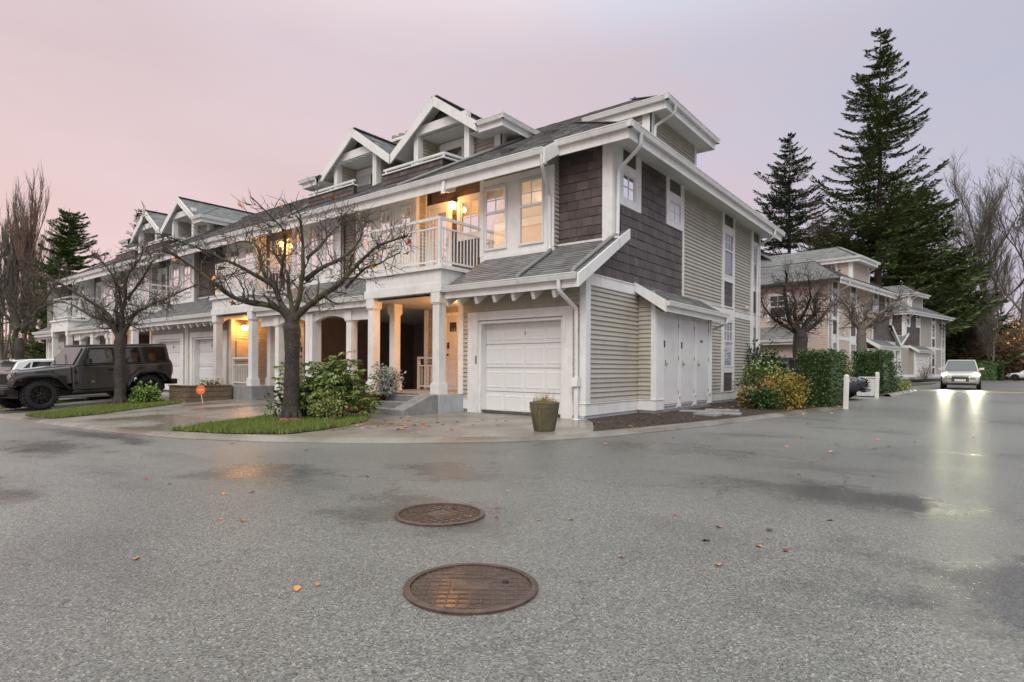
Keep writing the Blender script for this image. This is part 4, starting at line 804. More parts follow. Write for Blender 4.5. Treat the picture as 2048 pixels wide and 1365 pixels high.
    t = MB(); t.prism([(-1.09, .02, zmain(.02) + .05), (-1.09, .62, zmain(.62) + .05), (-1.09, .62, zmain(.62) - .26), (-1.09, .02, zmain(.02) - .28)], (.05, 0, 0)); t.build('barge_board', 'white_trim', U, fix=True)
    # third-floor box
    XB, YA, YB = -.50, 4.10, 7.30; Fb = Fr('right', XB); Ff = Fr('front', YA); ze = 8.08
    w = wall_panel('box_wall', Fb, YA, YB, 6.5, 8.05, [], side_m, U); siding(w, Fb, YA + .2, YB - .12, 6.7, 8.0, side_m, detail=False)
    w = wall_panel('box_wall', Ff, -2.7, XB, 6.5, 8.05, [], side_m, U); siding(w, Ff, -2.7, XB - .22, 6.7, 8.0, side_m)
    t = MB(); Fb.box(t, YA - .03, YA + .20, .0, .03, 6.6, 8.0); Fb.box(t, YB - .12, YB, .0, .03, 6.6, 8.0); Ff.box(t, XB - .22, XB + .03, .0, .03, 6.6, 8.0); t.build('corner_board', 'white_trim', U)
    Fk = Fr('back', YB); w = wall_panel('box_wall', Fk, -2.7, XB, 6.5, 8.05, [], side_m, U); siding(w, Fk, -2.7, XB - .2, 6.7, 8.0, side_m)
    t = MB(); Fk.box(t, XB - .2, XB + .03, .0, .03, 6.6, 8.0); t.build('corner_board', 'white_trim', U); window(U, Fk, -2.0, -1.35, 7.3, 7.85, None, (2, 1), 'glass_dark', fw=.09, base=.02)
    rp = (-1.80, RIDGE_Y, RIDGE_Z); y0, y1 = 3.95, 7.60
    shingle_plane(U, [(0, y0, zmain(y0)), (0, y1, zmain(y0)), rp]); cap_line(U, (0, y0, zmain(y0)), rp); cap_line(U, (0, y1, zmain(y0)), rp)
    shingle_plane(U, [(-8.98, y1, zmain(y0)), (0, y1, zmain(y0)), rp, (-8.98, RIDGE_Y, RIDGE_Z)])
    shingle_plane(U, [(-8.98, 12.9, zs), (xe, 12.9, zs), (-2.61, 7.60, 8.04), (-8.98, 7.60, 8.04)])
    zu = zmain(y0)
    f = MB(); f.box(-2.45, -.03, y0, y0 + .03, zu - .30, zu - .02); f.box(-.03, 0, y0, y1, zu - .30, zu - .02); f.box(-2.6, -.03, y1 - .03, y1, zu - .3, zu - .02); f.build('fascia', 'white_trim', U)
    gutter(U, (-2.45, y0 - .003, zu + .02), (.12, y0 - .003, zu + .02), (0, -1, 0)); gutter(U, (.003, y0 - .12, zu + .02), (.003, y1 + .1, zu + .02), (1, 0, 0)); gutter(U, (-2.5, y1 + .003, zu + .02), (.12, y1 + .003, zu + .02), (0, 1, 0))
    s = MB(); s.poly([(-2.6, y0 + .03, zu - .20), (-.03, y0 + .03, zu - .20), (-.03, y1 - .03, zu - .20), (-2.6, y1 - .03, zu - .20)]); s.build('soffit', 'soffit_white', U)
    downspout(U, [(.07, 4.35, 7.98), (.05, 4.40, 7.80), (-.42, 4.22, 7.50), (-.44, 4.22, 6.8)], .04)
    # downpipes on the side and on the lower front roof
    downspout(U, [(.72, 1.00, 6.04), (.70, 1.05, 5.78), (.10, 1.20, 5.42), (.085, 1.20, 4.05), (.085, 1.14, 3.98)], .043)
    downspout(U, [(.085, 1.15, 4.0), (.04, .95, zlow(.95) + .06), (.04, -.48, zlow(-.48) + .06), (.04, -.60, zlow(-.6) + .02)], .045, 'pipe_grey')
    downspout(U, [(.72, 11.7, 6.04), (.70, 11.7, 5.80), (.12, 11.72, 5.50), (.10, 11.72, .30), (.14, 11.72, .12)], .043)
    downspout(U, [(-1.18, .10, 5.74), (-1.18, .12, 5.48), (-1.42, .76, 5.05), (-1.43, .79, 3.85), (-1.36, .70, 3.76)], .043)
    downspout(U, [(-1.36, .72, 3.78), (-1.34, .60, zlow(.6) + .06), (-1.34, -.45, zlow(-.45) + .06), (-1.34, -.58, zlow(-.58) + .02)], .045, 'pipe_grey')
    downspout(U, [(-.22, -.66, 2.83), (-.22, -.66, 2.62), (-.16, -.10, 2.30), (-.15, -.09, .75)], .043)
    mb = MB(); mb.lathe([(.05, .02), (.055, .70), (.05, .72)], 12, (-.15, -.10, 0)); mb.lathe([(.10, .0), (.10, .03), (.06, .05)], 14, (-.15, -.10, 0.01)); mb.build('drain_pipe', 'white_metal', U, smooth=True)
    mb = MB(); mb.hexa([(-.22, -.20, .72), (-.08, -.20, .72), (-.08, -.05, .72), (-.22, -.05, .72), (-.22, -.16, .90), (-.08, -.16, .90), (-.08, -.05, .90), (-.22, -.05, .90)]); mb.build('drain_cap', 'white_metal', U)
    # rear wall
    RW = Fr('back', 12.35); w = wall_panel('rear_wall', RW, -8.98, 0, .12, 6.2, [], side_m, U)
    if rear:
        siding(w, RW, -8.9, -.15, .377, 6.05, side_m); t = MB(); RW.box(t, -.16, .03, .0, .03, .1, 6.1); RW.box(t, -8.9, -.16, .022, .045, .12, .37)
        for a, b, z0, z1 in ((-3.4, -2.4, 4.1, 5.5), (-6.6, -5.4, 4.1, 5.5), (-3.3, -1.9, .9, 2.3)):
            RW.box(t, a - .12, b + .12, .022, .04, z0 - .12, z1 + .12); window(U, RW, a, b, z0, z1, (z0 + z1) / 2, (2, 2), 'glass_dark', fw=.07, base=.06)
        t.build('rear_trim', 'white_trim', U)
        shingle_plane(U, [(-5.2, 14.0, 2.75), (-.6, 14.0, 2.75), (-1.2, 12.36, 3.6), (-5.2, 12.36, 3.6)]); t = MB(); t.box(-5.2, -.6, 13.97, 14.0, 2.5, 2.74); t.build('fascia', 'white_trim', U); gutter(U, (-5.2, 14.003, 2.77), (-.55, 14.003, 2.77), (0, 1, 0))
        t = MB(); t.box(-5.0, -.85, 12.37, 13.6, .05, 2.62); q = t.build('rear_porch', side_m, U)
    mb = MB(); mb.tube([(.03, 10.6, 3.2), (.10, 10.6, 3.18)], .03, 8); mb.tube([(.10, 10.52, 3.22), (.13, 10.66, 3.16)], .04, 8); mb.build('wall_camera', 'white_metal', U)
# ------------------------------------------------------------------ the row of four townhouses
U1 = build_unit('townhouse', detail=True, end=True); main_roof(U1, True); dormer(U1, True, True); end_wall(U1, True)
tag(U1, 'end townhouse with single white garage door, lit balcony and brown shingled corner', 'townhouse', 'townhouses of the row')
text('door_number', '1', .13, 'number_black', U1, (-1.66, .178, 1.86), (math.pi / 2, 0, 0))
# warm lit first-floor rooms of the end house
rm = MB()
for (x0, x1, y0, y1) in ((-8.9, -.12, 1.36, 4.6), (-3.5, -1.40, .96, 1.36), (-8.55, -6.0, .96, 1.36)):
    rm.quad((x0, y0, 3.48), (x1, y0, 3.48), (x1, y1, 3.48), (x0, y1, 3.48))
rm.quad((-8.9, 4.6, 3.4), (-.12, 4.6, 3.4), (-.12, 4.6, 5.9), (-8.9, 4.6, 5.9)); rm.quad((-8.9, 1, 3.4), (-8.9, 4.6, 3.4), (-8.9, 4.6, 5.9), (-8.9, 1, 5.9)); rm.quad((-.115, 1.1, 3.4), (-.115, 4.6, 3.4), (-.115, 4.6, 5.9), (-.115, 1.1, 5.9))
rm = MB() if False else rm
room = rm.build('room_walls', 'interior_wall', U1)
rc = MB()
for (x0, x1, y0, y1) in ((-8.9, -.12, 1.36, 4.6), (-3.5, -1.40, .96, 1.36), (-8.55, -6.0, .96, 1.36)): rc.quad((x0, y0, 5.80), (x1, y0, 5.80), (x1, y1, 5.80), (x0, y1, 5.80))
rc.box(-8.9, -.12, 4.45, 4.6, 5.55, 5.79); rc.build('room_ceiling', 'interior_white', U1)
ch = MB(); ch.tube([(-6.95, 2.8, 5.8), (-6.95, 2.8, 5.02)], .012, 6); ch.lathe([(.03, 0), (.05, .05), (.03, .1)], 10, (-6.95, 2.8, 4.95))
for i in range(6): a = i * math.pi / 3; ch.tube([(-6.95, 2.8, 4.98), (-6.95 + .14 * math.cos(a), 2.8 + .14 * math.sin(a), 4.93), (-6.95 + .24 * math.cos(a), 2.8 + .24 * math.sin(a), 5.01)], .009, 5)
chn = ch.build('chandelier', 'brass', None); tag(chn, 'small glowing chandelier seen through the balcony door', 'chandelier')
for i in range(6):
    a = i * math.pi / 3; b = MB(); b.lathe([(.0, 0), (.03, .02), (.035, .05), (.015, .10), (.0, .12)], 8, (-6.95 + .24 * math.cos(a), 2.8 + .24 * math.sin(a), 5.02)); b.build('bulb', 'bulb_glow', chn, smooth=True)
point_light('bulb_light', (-6.7, 2.7, 5.3), 100, (1, .80, .60), .15, chn)
cl = MB(); cl.lathe([(.02, .0), (.20, .02), (.22, .09), (.20, .10)], 16, (-2.6, 3.3, 5.69)); o = cl.build('ceiling_lamp', 'bulb_glow', None, smooth=True); tag(o, 'round ceiling lamp glowing behind the bay windows', 'lamp'); point_light('bulb_light', (-2.6, 3.3, 5.40), 34, (1, .84, .68), .2, o)
# shared house without the end wall, mirrored and repeated down the row
UM = build_unit('townhouse', lit=True); main_roof(UM, False); dormer(UM, False, True)
PER = 17.95
UM.location = (-PER, 0, 0); UM.scale = (-1, 1, 1); tag(UM, 'townhouse numbered 21, second in the row behind the mossy cherry tree', 'townhouse', 'townhouses of the row')
U3 = copy_tree(UM); U3.location = (-PER, 0, 0); U3.scale = (1, 1, 1); U3['label'] = 'third townhouse of the row, its garage behind the dark off-road vehicle'
U4 = copy_tree(UM); U4.location = (-2 * PER, 0, 0); U4.scale = (-1, 1, 1); U4['label'] = 'farthest townhouse of the row, behind the leftmost cherry trees'
fw = MB(); fw.quad((0, 0, 0), (0, 12.3, 0), (0, 12.3, 6.1), (0, 0, 6.1)); e4 = fw.build('end_wall', 'siding_beige', U4)
# dark storey rooms behind the lit panes of the other houses
for U_ in (UM, U3, U4):
    mb = MB(); mb.quad((-8.9, 2.2, 3.4), (-.1, 2.2, 3.4), (-.1, 2.2, 5.9), (-8.9, 2.2, 5.9)); mb.quad((-8.9, 1.3, 5.85), (-.1, 1.3, 5.85), (-.1, 2.2, 5.85), (-8.9, 2.2, 5.85)); mb.build('room_walls', 'interior_wall', U_)
text('door_number', '21', .2, 'number_black', UM, (-5.0, 1.55, 1.72), (math.pi / 2, 0, 0)).scale = (-1, 1, 1)
for U_, s, x in ((U3, '20', -1.66), (UM, '21', -1.66)):
    t_ = text('door_number', s, .13, 'number_black', U_, (x, .176, 1.86), (math.pi / 2, 0, 0)); t_.scale = (-1 if U_ is UM else 1, 1, 1)
# porch and balcony lamps that are lit
L1 = sconce(U1, Fr('left', -3.45), .55, 2.45, energy=75)
L2 = sconce(U1, Fr('front', 1.25), -4.83, 5.42, energy=16)
L3 = sconce(UM, Fr('left', -3.45), .42, 2.45, energy=30)
L4 = sconce(UM, Fr('front', 1.25), -4.83, 5.42, energy=20)
L5 = sconce(U3, Fr('left', -3.45), .42, 2.45, energy=22)
# chimney cowls on the ridge of the second house
mb = MB(); mb.box(-6.9, -5.6, 5.0, 5.9, 8.4, 9.9); ch_ = mb.build('chimney', 'siding_beige', UM); mb = MB(); mb.box(-7.0, -5.5, 4.9, 6.0, 9.9, 10.0); mb.build('chimney_cap', 'white_trim', ch_)
for x in (-6.6, -6.2, -5.8): mb = MB(); mb.lathe([(.09, 0), (.09, .25), (.14, .27), (.14, .38), (.05, .42)], 12, (x, 5.45, 10.0)); mb.build('chimney_cowl', 'grey_plastic', ch_)
# roof vents on the nearest house
for x, y in ((-2.9, 3.0), (-3.2, 1.5)):
    mb = MB(); z = zmain(y); mb.prism([(x - .14, y - .16, zmain(y - .16)), (x - .14, y - .16, zmain(y - .16) + .10), (x - .14, y + .18, zmain(y + .18) + .03), (x - .14, y + .18, zmain(y + .18) - .02)], (.28, 0, 0)); mb.build('roof_vent', 'vent_dark', U1, fix=True)
for x, y in ((-7.0, -.05), (-7.5, .3)):
    mb = MB(); z = zlow(y); mb.lathe([(.06, -.1), (.06, .16)], 10, (x, y, z)); mb.box(x - .11, x + .11, y - .11, y + .11, z + .16, z + .24); mb.build('roof_vent', 'white_metal', UM)
# porch rails, steps, cheek wall
railing(U1, [((-6.25, 1.28, 0), (-5.62, 1.28, 0))], 1.36, 1.14, .56, posts=((-6.25, 1.28),))
for U_ in (UM, U3, U4): railing(U_, [((-4.70, -.55, 0), (-5.80, -.55, 0))], 1.36, 1.14, .56, posts=((-4.70, -.55),))
for i, (d, z) in enumerate(((.0, .44), (.30, .30), (.60, .16))):
    mb = MB(); mb.box(-4.85, -3.78, -1.12 - d, -.80, -.03, z); st = mb.build('porch_step', 'concrete_step', U1, bevel=.012)
mb = MB(); mb.prism([(-3.77, -.02, 0), (-3.77, -.02, .465), (-3.77, -1.05, .465), (-3.77, -1.85, .17), (-3.77, -1.85, -.02)], (.40, 0, 0)); mb.build('cheek_wall', 'concrete_step', U1, bevel=.015)
mb = MB(); mb.box(-4.0, -3.32, -.82, -.013, -.02, .468); mb.build('porch_base', 'foundation_grey', U1)
# ------------------------------------------------------------------ the two houses farther along the lane
H2 = build_unit('townhouse', end=True, lit=False, side_m='siding_tan'); main_roof(H2, True); end_wall(H2, False, 'siding_tan', rear=True); dormer(H2, False, False, 'siding_tan')
a2 = R_(-9.0); H2.scale = (1, -1, 1); H2.rotation_euler = (0, 0, a2)
def place(H, ex, ey, lx, ly, sx, sy, a):       # put local eave corner (lx,ly) at world (ex,ey)
    x, y = lx * sx, ly * sy; H.location = (ex - (x * math.cos(a) - y * math.sin(a)), ey - (x * math.sin(a) + y * math.cos(a)), 0)
place(H2, .60, 25.7, .65, 12.9, 1, -1, a2)
tag(H2, 'tan sided townhouse with grey hip roof behind the garden trees', 'townhouse', 'houses along the lane')
H2b = copy_tree(UM); H2b.scale = (-1, -1, 1); H2b.rotation_euler = (0, 0, a2); o_ = Vector((-PER, 0)); H2b.location = (H2.location.x - PER * math.cos(a2), H2.location.y - PER * math.sin(a2), 0)
H2b['label'] = 'townhouse joined to the left of the tan one, mostly hidden by the end house'; H2b['group'] = 'houses along the lane'
H3 = build_unit('townhouse', end=True, lit=False, side_m='siding_grey'); main_roof(H3, True); end_wall(H3, False, 'siding_grey'); dormer(H3, False, False, 'siding_grey')
a3 = R_(-13.5); H3.rotation_euler = (0, 0, a3); place(H3, 1.9, 53.4, .65, .60, 1, 1, a3); H3.location.z = .35
tag(H3, 'farthest grey townhouse with brown shingled corner, before the forest', 'townhouse', 'houses along the lane')
# ------------------------------------------------------------------ trees and shrubs
def at(px, depth, z=0.0):
    """a spot on the ground at a given distance from the viewpoint"""
    p = CAM + cF * depth + cR * ((px - 1024) / 1180 * depth); return Vector((p.x, p.y, z))
def rvec(s=1.0): return Vector((rnd.gauss(0, s), rnd.gauss(0, s), rnd.gauss(0, s)))
def wander(p, d, L, n, jit, up=0.0):
    pts = [Vector(p)]; d = Vector(d).normalized()
    for i in range(n):
        d = (d + rvec(jit) + Vector((0, 0, up))).normalized(); pts.append(pts[-1] + d * (L / n))
    return pts
def resample(poly, jit, step=.11):
    out = [Vector(poly[0])]
    for a, b in zip(poly, poly[1:]):
        a = Vector(a); b = Vector(b); n = max(1, int((b - a).length / step))
        for i in range(1, n + 1): out.append(a.lerp(b, i / n) + rvec(jit))
    for _ in range(2): out = [out[0]] + [(out[i - 1] + out[i] * 2 + out[i + 1]) / 4 for i in range(1, len(out) - 1)] + [out[-1]]
    return out
def leaf_card(s, kind=0):
    mb = MB()
    if kind == 0:   # oval leaf, slightly folded
        w = s * .32; mb.add([(0, 0, 0), (w, s * .3, .12 * s), (w * .9, s * .7, .12 * s), (0, s, .03 * s), (-w * .9, s * .7, .12 * s), (-w, s * .3, .12 * s), (0, s * .5, 0)], ((0, 1, 6), (1, 2, 6), (2, 3, 6), (3, 4, 6), (4, 5, 6), (5, 0, 6)))
    else:           # lobed leaf
        pts = []
        for i in range(10):
            a = 2 * math.pi * i / 10; r = s * (.55 if i % 2 == 0 else .26); pts.append((r * math.cos(a), r * math.sin(a), .07 * s * math.sin(2 * a)))
        mb.add(pts + [(0, 0, .05 * s)], [(i, (i + 1) % 10, 10) for i in range(10)])
    return mb
def cherry(loc, label, base_r, fork_z, limbs, nleaf, seed, lean=0.0, dens=1.0, rs=1.0, leafm='leaf_orange', knob=True, trunk_m='bark_cherry', group='bare cherry trees along the driveways', flare=1.5, limb_m='bark_limb'):
    global rnd; keep = rnd; rnd = random.Random(seed)
    T = empty('cherry_tree', loc, YAW); tag(T, label, 'tree', group)
    tp = [(0, 0, -.05), (.01, 0, .12), (0, 0, .35), (lean * .3, .0, fork_z * .35), (lean * .6, 0, fork_z * .65), (lean, 0, fork_z * .88), (lean, 0, fork_z + .05)]
    tr = [base_r * flare, base_r * (1 + (flare - 1) * .45), base_r * 1.05, base_r * .94, base_r * .92, base_r * (1.06 if knob else .9), base_r * .72]
    pts = []; rad = []
    for i in range(len(tp) - 1):
        for k in range(5):
            t = k / 5; pts.append(Vector(tp[i]).lerp(Vector(tp[i + 1]), t) + rvec(.006)); rad.append((tr[i] * (1 - t) + tr[i + 1] * t) * rnd.uniform(.96, 1.05))
    pts.append(Vector(tp[-1])); rad.append(tr[-1]); tk = MB(); tk.tube(pts, rad, 16)
    for i in range(7):      # root flare
        a = i * .9 + rnd.uniform(-.2, .2); c, s = math.cos(a), math.sin(a); tk.tube([(c * base_r * .6, s * base_r * .6, .30), (c * base_r * 1.15, s * base_r * 1.15, .11), (c * base_r * 1.9, s * base_r * 1.9, .0)], [base_r * .45, base_r * .38, base_r * .16], 7)
    trunk = tk.build('trunk', trunk_m, T, smooth=60)
    lm = MB(); tw = MB(); tips = []; lich = MB()
    for poly, r0 in limbs:
        if abs(poly[0][2] - fork_z) < .32: poly = [(lean, 0, fork_z - .30), (lean * .5 + poly[0][0] * .5, poly[0][1] * .5, fork_z - .05)] + poly[1:]
        P = resample(poly, .022 * rs); n = len(P); r0 *= rs * .88
        R = [max(.012, r0 * (1 - .80 * (i / (n - 1)) ** .8)) * rnd.uniform(.9, 1.12) for i in range(n)]; lm.tube(P, R, 9)
        for i in range(1, n):
            t = i / (n - 1)
            if t < .16: continue
            for _ in range(2 if rnd.random() < .45 * dens else 1):
                if rnd.random() > .80 * dens: continue
                d = (P[i] - P[i - 1]).normalized(); side = rvec().normalized(); dd = (d * .55 + side * .85 + Vector((0, 0, .16))).normalized(); L = rnd.uniform(.22, .66) * rs * (1.15 - .35 * t)
                b = wander(P[i], dd, L, 6, .24, .0); rr = max(.006, R[i] * .38)
                tw.tube(b, [rr * (1 - .62 * k / 6) for k in range(7)], 5, False)
                for k in range(1, 7):
                    for _ in range(2):
                        if rnd.random() > .74 * dens: continue
                        e = (b[k] - b[k - 1]).normalized(); s2 = (e * .65 + rvec().normalized() * .8 + Vector((0, 0, .15))).normalized(); L2 = rnd.uniform(.12, .42) * rs
                        q = wander(b[k], s2, L2, 4, .26, .0); tw.tube(q, [.0064 * rs, .0056 * rs, .005 * rs, .004 * rs, .0025 * rs], 3, False); tips.append((q[-1], q[2]))
                        if rnd.random() < .5 * dens:
                            q2 = wander(q[2], (s2 + rvec(.7)).normalized(), L2 * .6, 3, .2); tw.tube(q2, [.0038 * rs, .0034 * rs, .003 * rs, .002 * rs], 3, False)
            if rnd.random() < .35:      # lichen tufts on the limbs
                q = P[i] + rvec().normalized() * R[i]
                for _ in range(5):
                    a = q + rvec(.02); b_ = a + rvec(.025); c_ = a + rvec(.025); lich.tri(a, b_, c_)
    lm.build('limb', limb_m, trunk, smooth=60); tw.build('crown', 'bark_twig', T, kind='stuff'); lich.build('lichen', 'lichen', T, kind='stuff')
    lf = [leaf_card(.11, 0).build('leaf', leafm, T), leaf_card(.12, 1).build('leaf', leafm, T)]
    if nleaf == 0 or not tips:
        for o in lf: bpy.data.objects.remove(o)
    for i in range(nleaf):
        p, _ = tips[rnd.randrange(len(tips))]
        if i < 2: lf[i].location = p; continue
        c = inst(lf[i % 2], p, (rnd.uniform(2.2, 4), rnd.uniform(-.6, .6), rnd.uniform(0, 6.3)), rnd.uniform(.6, 1.25), parent=T)
        if rnd.random() < .45: c.data = lf[i % 2].data
    rnd = keep; return T
def L3(pts, base=(583, 848), s=103.0, dep=0.0, spread=0.0):
    out = []
    n = len(pts)
    for i, (x, y) in enumerate(pts): out.append(((x - base[0]) / s, dep * (i / (n - 1)) + spread * math.sin(i * 1.7), (base[1] - y) / s))
    return out
B1 = dict(base=(583, 848), s=103.0)
cherry((-4.18, -3.99, .0), 'nearest mossy bare cherry tree with thick dark trunk on the grass strip', .150, 2.05, [
    (L3([(574, 640), (556, 618), (520, 615), (478, 600), (448, 575), (415, 545), (385, 525), (366, 520)], dep=-.7, **B1), .085),
    (L3([(576, 640), (560, 605), (545, 575), (520, 550), (508, 520), (500, 490), (470, 475), (440, 480)], dep=.5, **B1), .085),
    (L3([(545, 575), (500, 545), (462, 530), (430, 512), (400, 500), (372, 495)], dep=-1.1, **B1), .05),
    (L3([(583, 638), (575, 605), (566, 570), (560, 545), (535, 515), (515, 485), (520, 460), (490, 440)], dep=.9, **B1), .065),
    (L3([(590, 640), (600, 600), (610, 560), (613, 510), (612, 470), (618, 445), (600, 425)], dep=-.5, **B1), .075),
    (L3([(608, 565), (640, 535), (672, 515), (706, 490), (718, 460), (706, 430), (680, 415)], dep=.6, **B1), .06),
    (L3([(592, 640), (625, 608), (660, 590), (690, 578), (722, 540), (748, 520), (790, 500), (826, 490)], dep=-.8, **B1), .088),
    (L3([(690, 578), (735, 545), (780, 540), (815, 525)], dep=-1.0, **B1), .04),
    (L3([(612, 520), (640, 480), (650, 450), (670, 425), (720, 420)], dep=1.0, **B1), .04), (L3([(560, 560), (580, 510), (585, 470), (560, 445), (545, 430)], dep=-1.0, **B1), .04)], 42, 11, dens=.9)
B2 = dict(base=(240, 813), s=66.9)
cherry((-13.9, -3.65, -.11), 'second bare cherry tree with forked lichened trunk in front of the dark vehicle', .145, 2.15, [
    (L3([(230, 655), (215, 645), (180, 636), (150, 625), (120, 610), (95, 600)], dep=.6, **B2), .085), (L3([(232, 652), (225, 630), (200, 610), (170, 590), (140, 570), (118, 552)], dep=-.8, **B2), .08),
    (L3([(236, 650), (225, 615), (212, 585), (200, 560), (185, 535), (175, 520)], dep=1.0, **B2), .07), (L3([(242, 650), (245, 620), (258, 595), (262, 560), (280, 535), (300, 520), (305, 500)], dep=-.5, **B2), .08),
    (L3([(246, 652), (262, 625), (290, 605), (318, 590), (345, 570), (365, 560)], dep=.9, **B2), .07), (L3([(246, 655), (275, 628), (310, 618), (345, 610), (375, 600)], dep=-.8, **B2), .06), (L3([(240, 640), (250, 580), (240, 540), (225, 515)], dep=-.9, **B2), .05), (L3([(255, 600), (300, 560), (340, 530), (380, 520)], dep=-1.2, **B2), .045)], 46, 23, dens=.95, rs=1.15, leafm='leaf_rust')
B3 = dict(base=(35, 798), s=51.0)
cherry((-23.2, -4.0, -.22), 'leftmost cherry tree with leaning trunk behind the parked cars', .17, 2.3, [
    (L3([(32, 660), (10, 640), (-15, 620), (-40, 600)], dep=.5, **B3), .09), (L3([(36, 655), (30, 620), (20, 590), (5, 560), (0, 530)], dep=-.6, **B3), .08), (L3([(40, 655), (50, 620), (70, 590), (85, 560), (80, 540)], dep=.9, **B3), .08), (L3([(42, 660), (70, 635), (100, 620), (135, 610)], dep=-.8, **B3), .08), (L3([(38, 640), (42, 590), (50, 550), (40, 520)], dep=.2, **B3), .07)], 24, 31, dens=.9, rs=1.35, leafm='leaf_rust')
B4 = dict(base=(1600, 792), s=51.0)
cherry((.86, 15.0, .04), 'dark gnarled garden tree with a few orange leaves before the tan house', .30, 2.55, [
    (L3([(1590, 665), (1575, 640), (1565, 610), (1558, 580), (1562, 555), (1550, 545)], dep=-.6, **B4), .13), (L3([(1594, 665), (1590, 630), (1600, 600), (1595, 575), (1610, 555)], dep=.7, **B4), .11), (L3([(1602, 665), (1615, 640), (1625, 620), (1620, 590), (1635, 570), (1640, 560)], dep=-.5, **B4), .12), (L3([(1606, 668), (1630, 650), (1655, 628), (1668, 612), (1682, 605)], dep=.6, **B4), .10), (L3([(1588, 668), (1570, 650), (1550, 635), (1535, 615), (1528, 590)], dep=.4, **B4), .09), (L3([(1600, 640), (1605, 600), (1585, 560)], dep=-1.2, **B4), .07)], 64, 41, knob=False, dens=1.15, rs=1.2, leafm='leaf_rust', trunk_m='bark_cherry', limb_m='bark_cherry', group='small bare garden trees', flare=1.15)
B5 = dict(base=(1722, 785), s=40.0)
cherry((1.93, 23.0, .04), 'pale forked garden tree rising from the farther hedge', .24, 3.1, [
    (L3([(1715, 662), (1700, 645), (1690, 625), (1678, 615), (1660, 612)], dep=-.6, **B5), .10), (L3([(1720, 660), (1718, 640), (1712, 620), (1722, 600)], dep=.7, **B5), .09), (L3([(1726, 660), (1745, 640), (1765, 625), (1785, 605), (1800, 598)], dep=-.5, **B5), .11), (L3([(1724, 660), (1735, 635), (1745, 615), (1760, 600)], dep=.8, **B5), .08), (L3([(1728, 664), (1755, 650), (1780, 640), (1805, 625)], dep=.4, **B5), .07)], 6, 43, knob=False, dens=.9, rs=1.4, trunk_m='bark_grey', limb_m='bark_grey', group='small bare garden trees', flare=1.1)
cherry((1.35, 7.3, .05), 'little bare reddish weeping tree at the house corner', .04, .55, [
    ([(0, 0, .5), (-.15, .1, .62), (-.4, .1, .68), (-.7, 0, .58)], .03), ([(0, 0, .5), (.1, -.1, .7), (.3, -.2, .82), (.55, -.2, .75)], .03), ([(0, 0, .52), (0, .15, .75), (-.1, .3, .92)], .025), ([(0, 0, .5), (.2, .2, .62), (.5, .3, .60)], .022), ([(0, 0, .5), (-.15, -.2, .72), (-.35, -.35, .85)], .022)], 4, 47, dens=.7, rs=.6, trunk_m='bark_red', group='small bare garden trees', flare=1.1)
# ---- conifers
def conifer(px, depth, H, wid, z0, label, seed, leafm='needle_green', dens=1.0, sparse=.0, name='fir_tree', curve=.75, group='evergreens behind the houses', zb=0.0, top_w=.06, csize=1.0):
    r = random.Random(seed); loc = at(px, depth, zb); T = empty(name, loc, r.uniform(0, 6)); tag(T, label, 'tree', group)
    tk = MB(); tk.tube([(r.gauss(0, .04) * (z / H), r.gauss(0, .04), z) for z in [H * i / 14 for i in range(15)]], [max(.03, H * .013 * (1 - i / 14.3)) for i in range(15)], 8); tk.build('trunk', 'bark_fir', T, smooth=60)
    mb = MB(); br = MB(); z = z0
    while z < H - .25:
        t = (z - z0) / (H - z0); base = wid * ((1 - t) ** curve) + top_w * wid; n = 5 if t < .9 else 4
        if sparse and r.random() < sparse * (1 - t): z += H / 75; continue
        for k in range(n):
            a = r.uniform(0, 6.283); L = base * (r.uniform(.62, 1.12) if r.random() < .72 else r.uniform(.3, .6))
            if r.random() < .07: L *= 1.28
            droop = r.uniform(-.24, .06) - .10 * (1 - t); lift = r.uniform(.18, .45); c, s = math.cos(a), math.sin(a); P = []
            for i in range(7):
                u = i / 6; P.append(Vector((c * L * u, s * L * u, z + L * (droop * u + lift * u * u * u * .8 + .16 * u * t))))
            br.tube(P, [max(.012, .045 * (1 - i / 6.5) * (L / 3 + .3)) for i in range(7)], 3, False)
            m = int((10 + 11 * L) * dens)
            for j in range(m):
                u = (r.random() ** .7) * .94 + .06; i = min(5, int(u * 6)); p = P[i].lerp(P[i + 1], u * 6 - i); d = (P[i + 1] - P[i]).normalized(); sd = Vector((-s, c, 0)) * (1 if r.random() < .5 else -1)
                w = .24 * (1 - u * .6) * L ** .8
                q = p + sd * r.uniform(0, w); dirv = (d * r.uniform(.5, 1) + sd * r.uniform(.2, .9) + Vector((0, 0, r.uniform(-.55, .18)))).normalized(); ln = r.uniform(.22, .55) * (.6 + .07 * L) * csize; wd = ln * r.uniform(.10, .19)
                nn = dirv.cross(Vector((r.gauss(0, .5), r.gauss(0, .5), 1))).normalized() * wd
                mb.add([q - nn * .4, q + dirv * ln * .45 - nn, q + dirv * ln, q + dirv * ln * .5 + nn, q + nn * .4], ((0, 1, 2, 3, 4),))
        z += H / 92 * r.uniform(.7, 1.25)
    br.build('branches', 'bark_fir', T, kind='stuff'); mb.build('crown', leafm, T, kind='stuff')
    return T
conifer(1757, 70, 41.6, 10.2, 4, 'tallest dark fir rising high above the tan house', 3, sparse=.24, curve=.84, dens=4.3, csize=1.1)
conifer(1577, 80, 33.0, 9.5, 4, 'shorter fir to the left of the tallest fir', 5, 'needle_blue', sparse=.10, curve=.85, dens=2.9, csize=1.2)
conifer(1850, 78, 25, 8.5, 1, 'broad dark fir behind the grey house', 6, 'needle_green', curve=.6, dens=1.1, csize=1.8)
conifer(1790, 88, 30, 9.5, 2, 'dense fir filling in behind the tallest fir', 8, 'needle_bright', curve=.55, dens=1.1, csize=1.8)
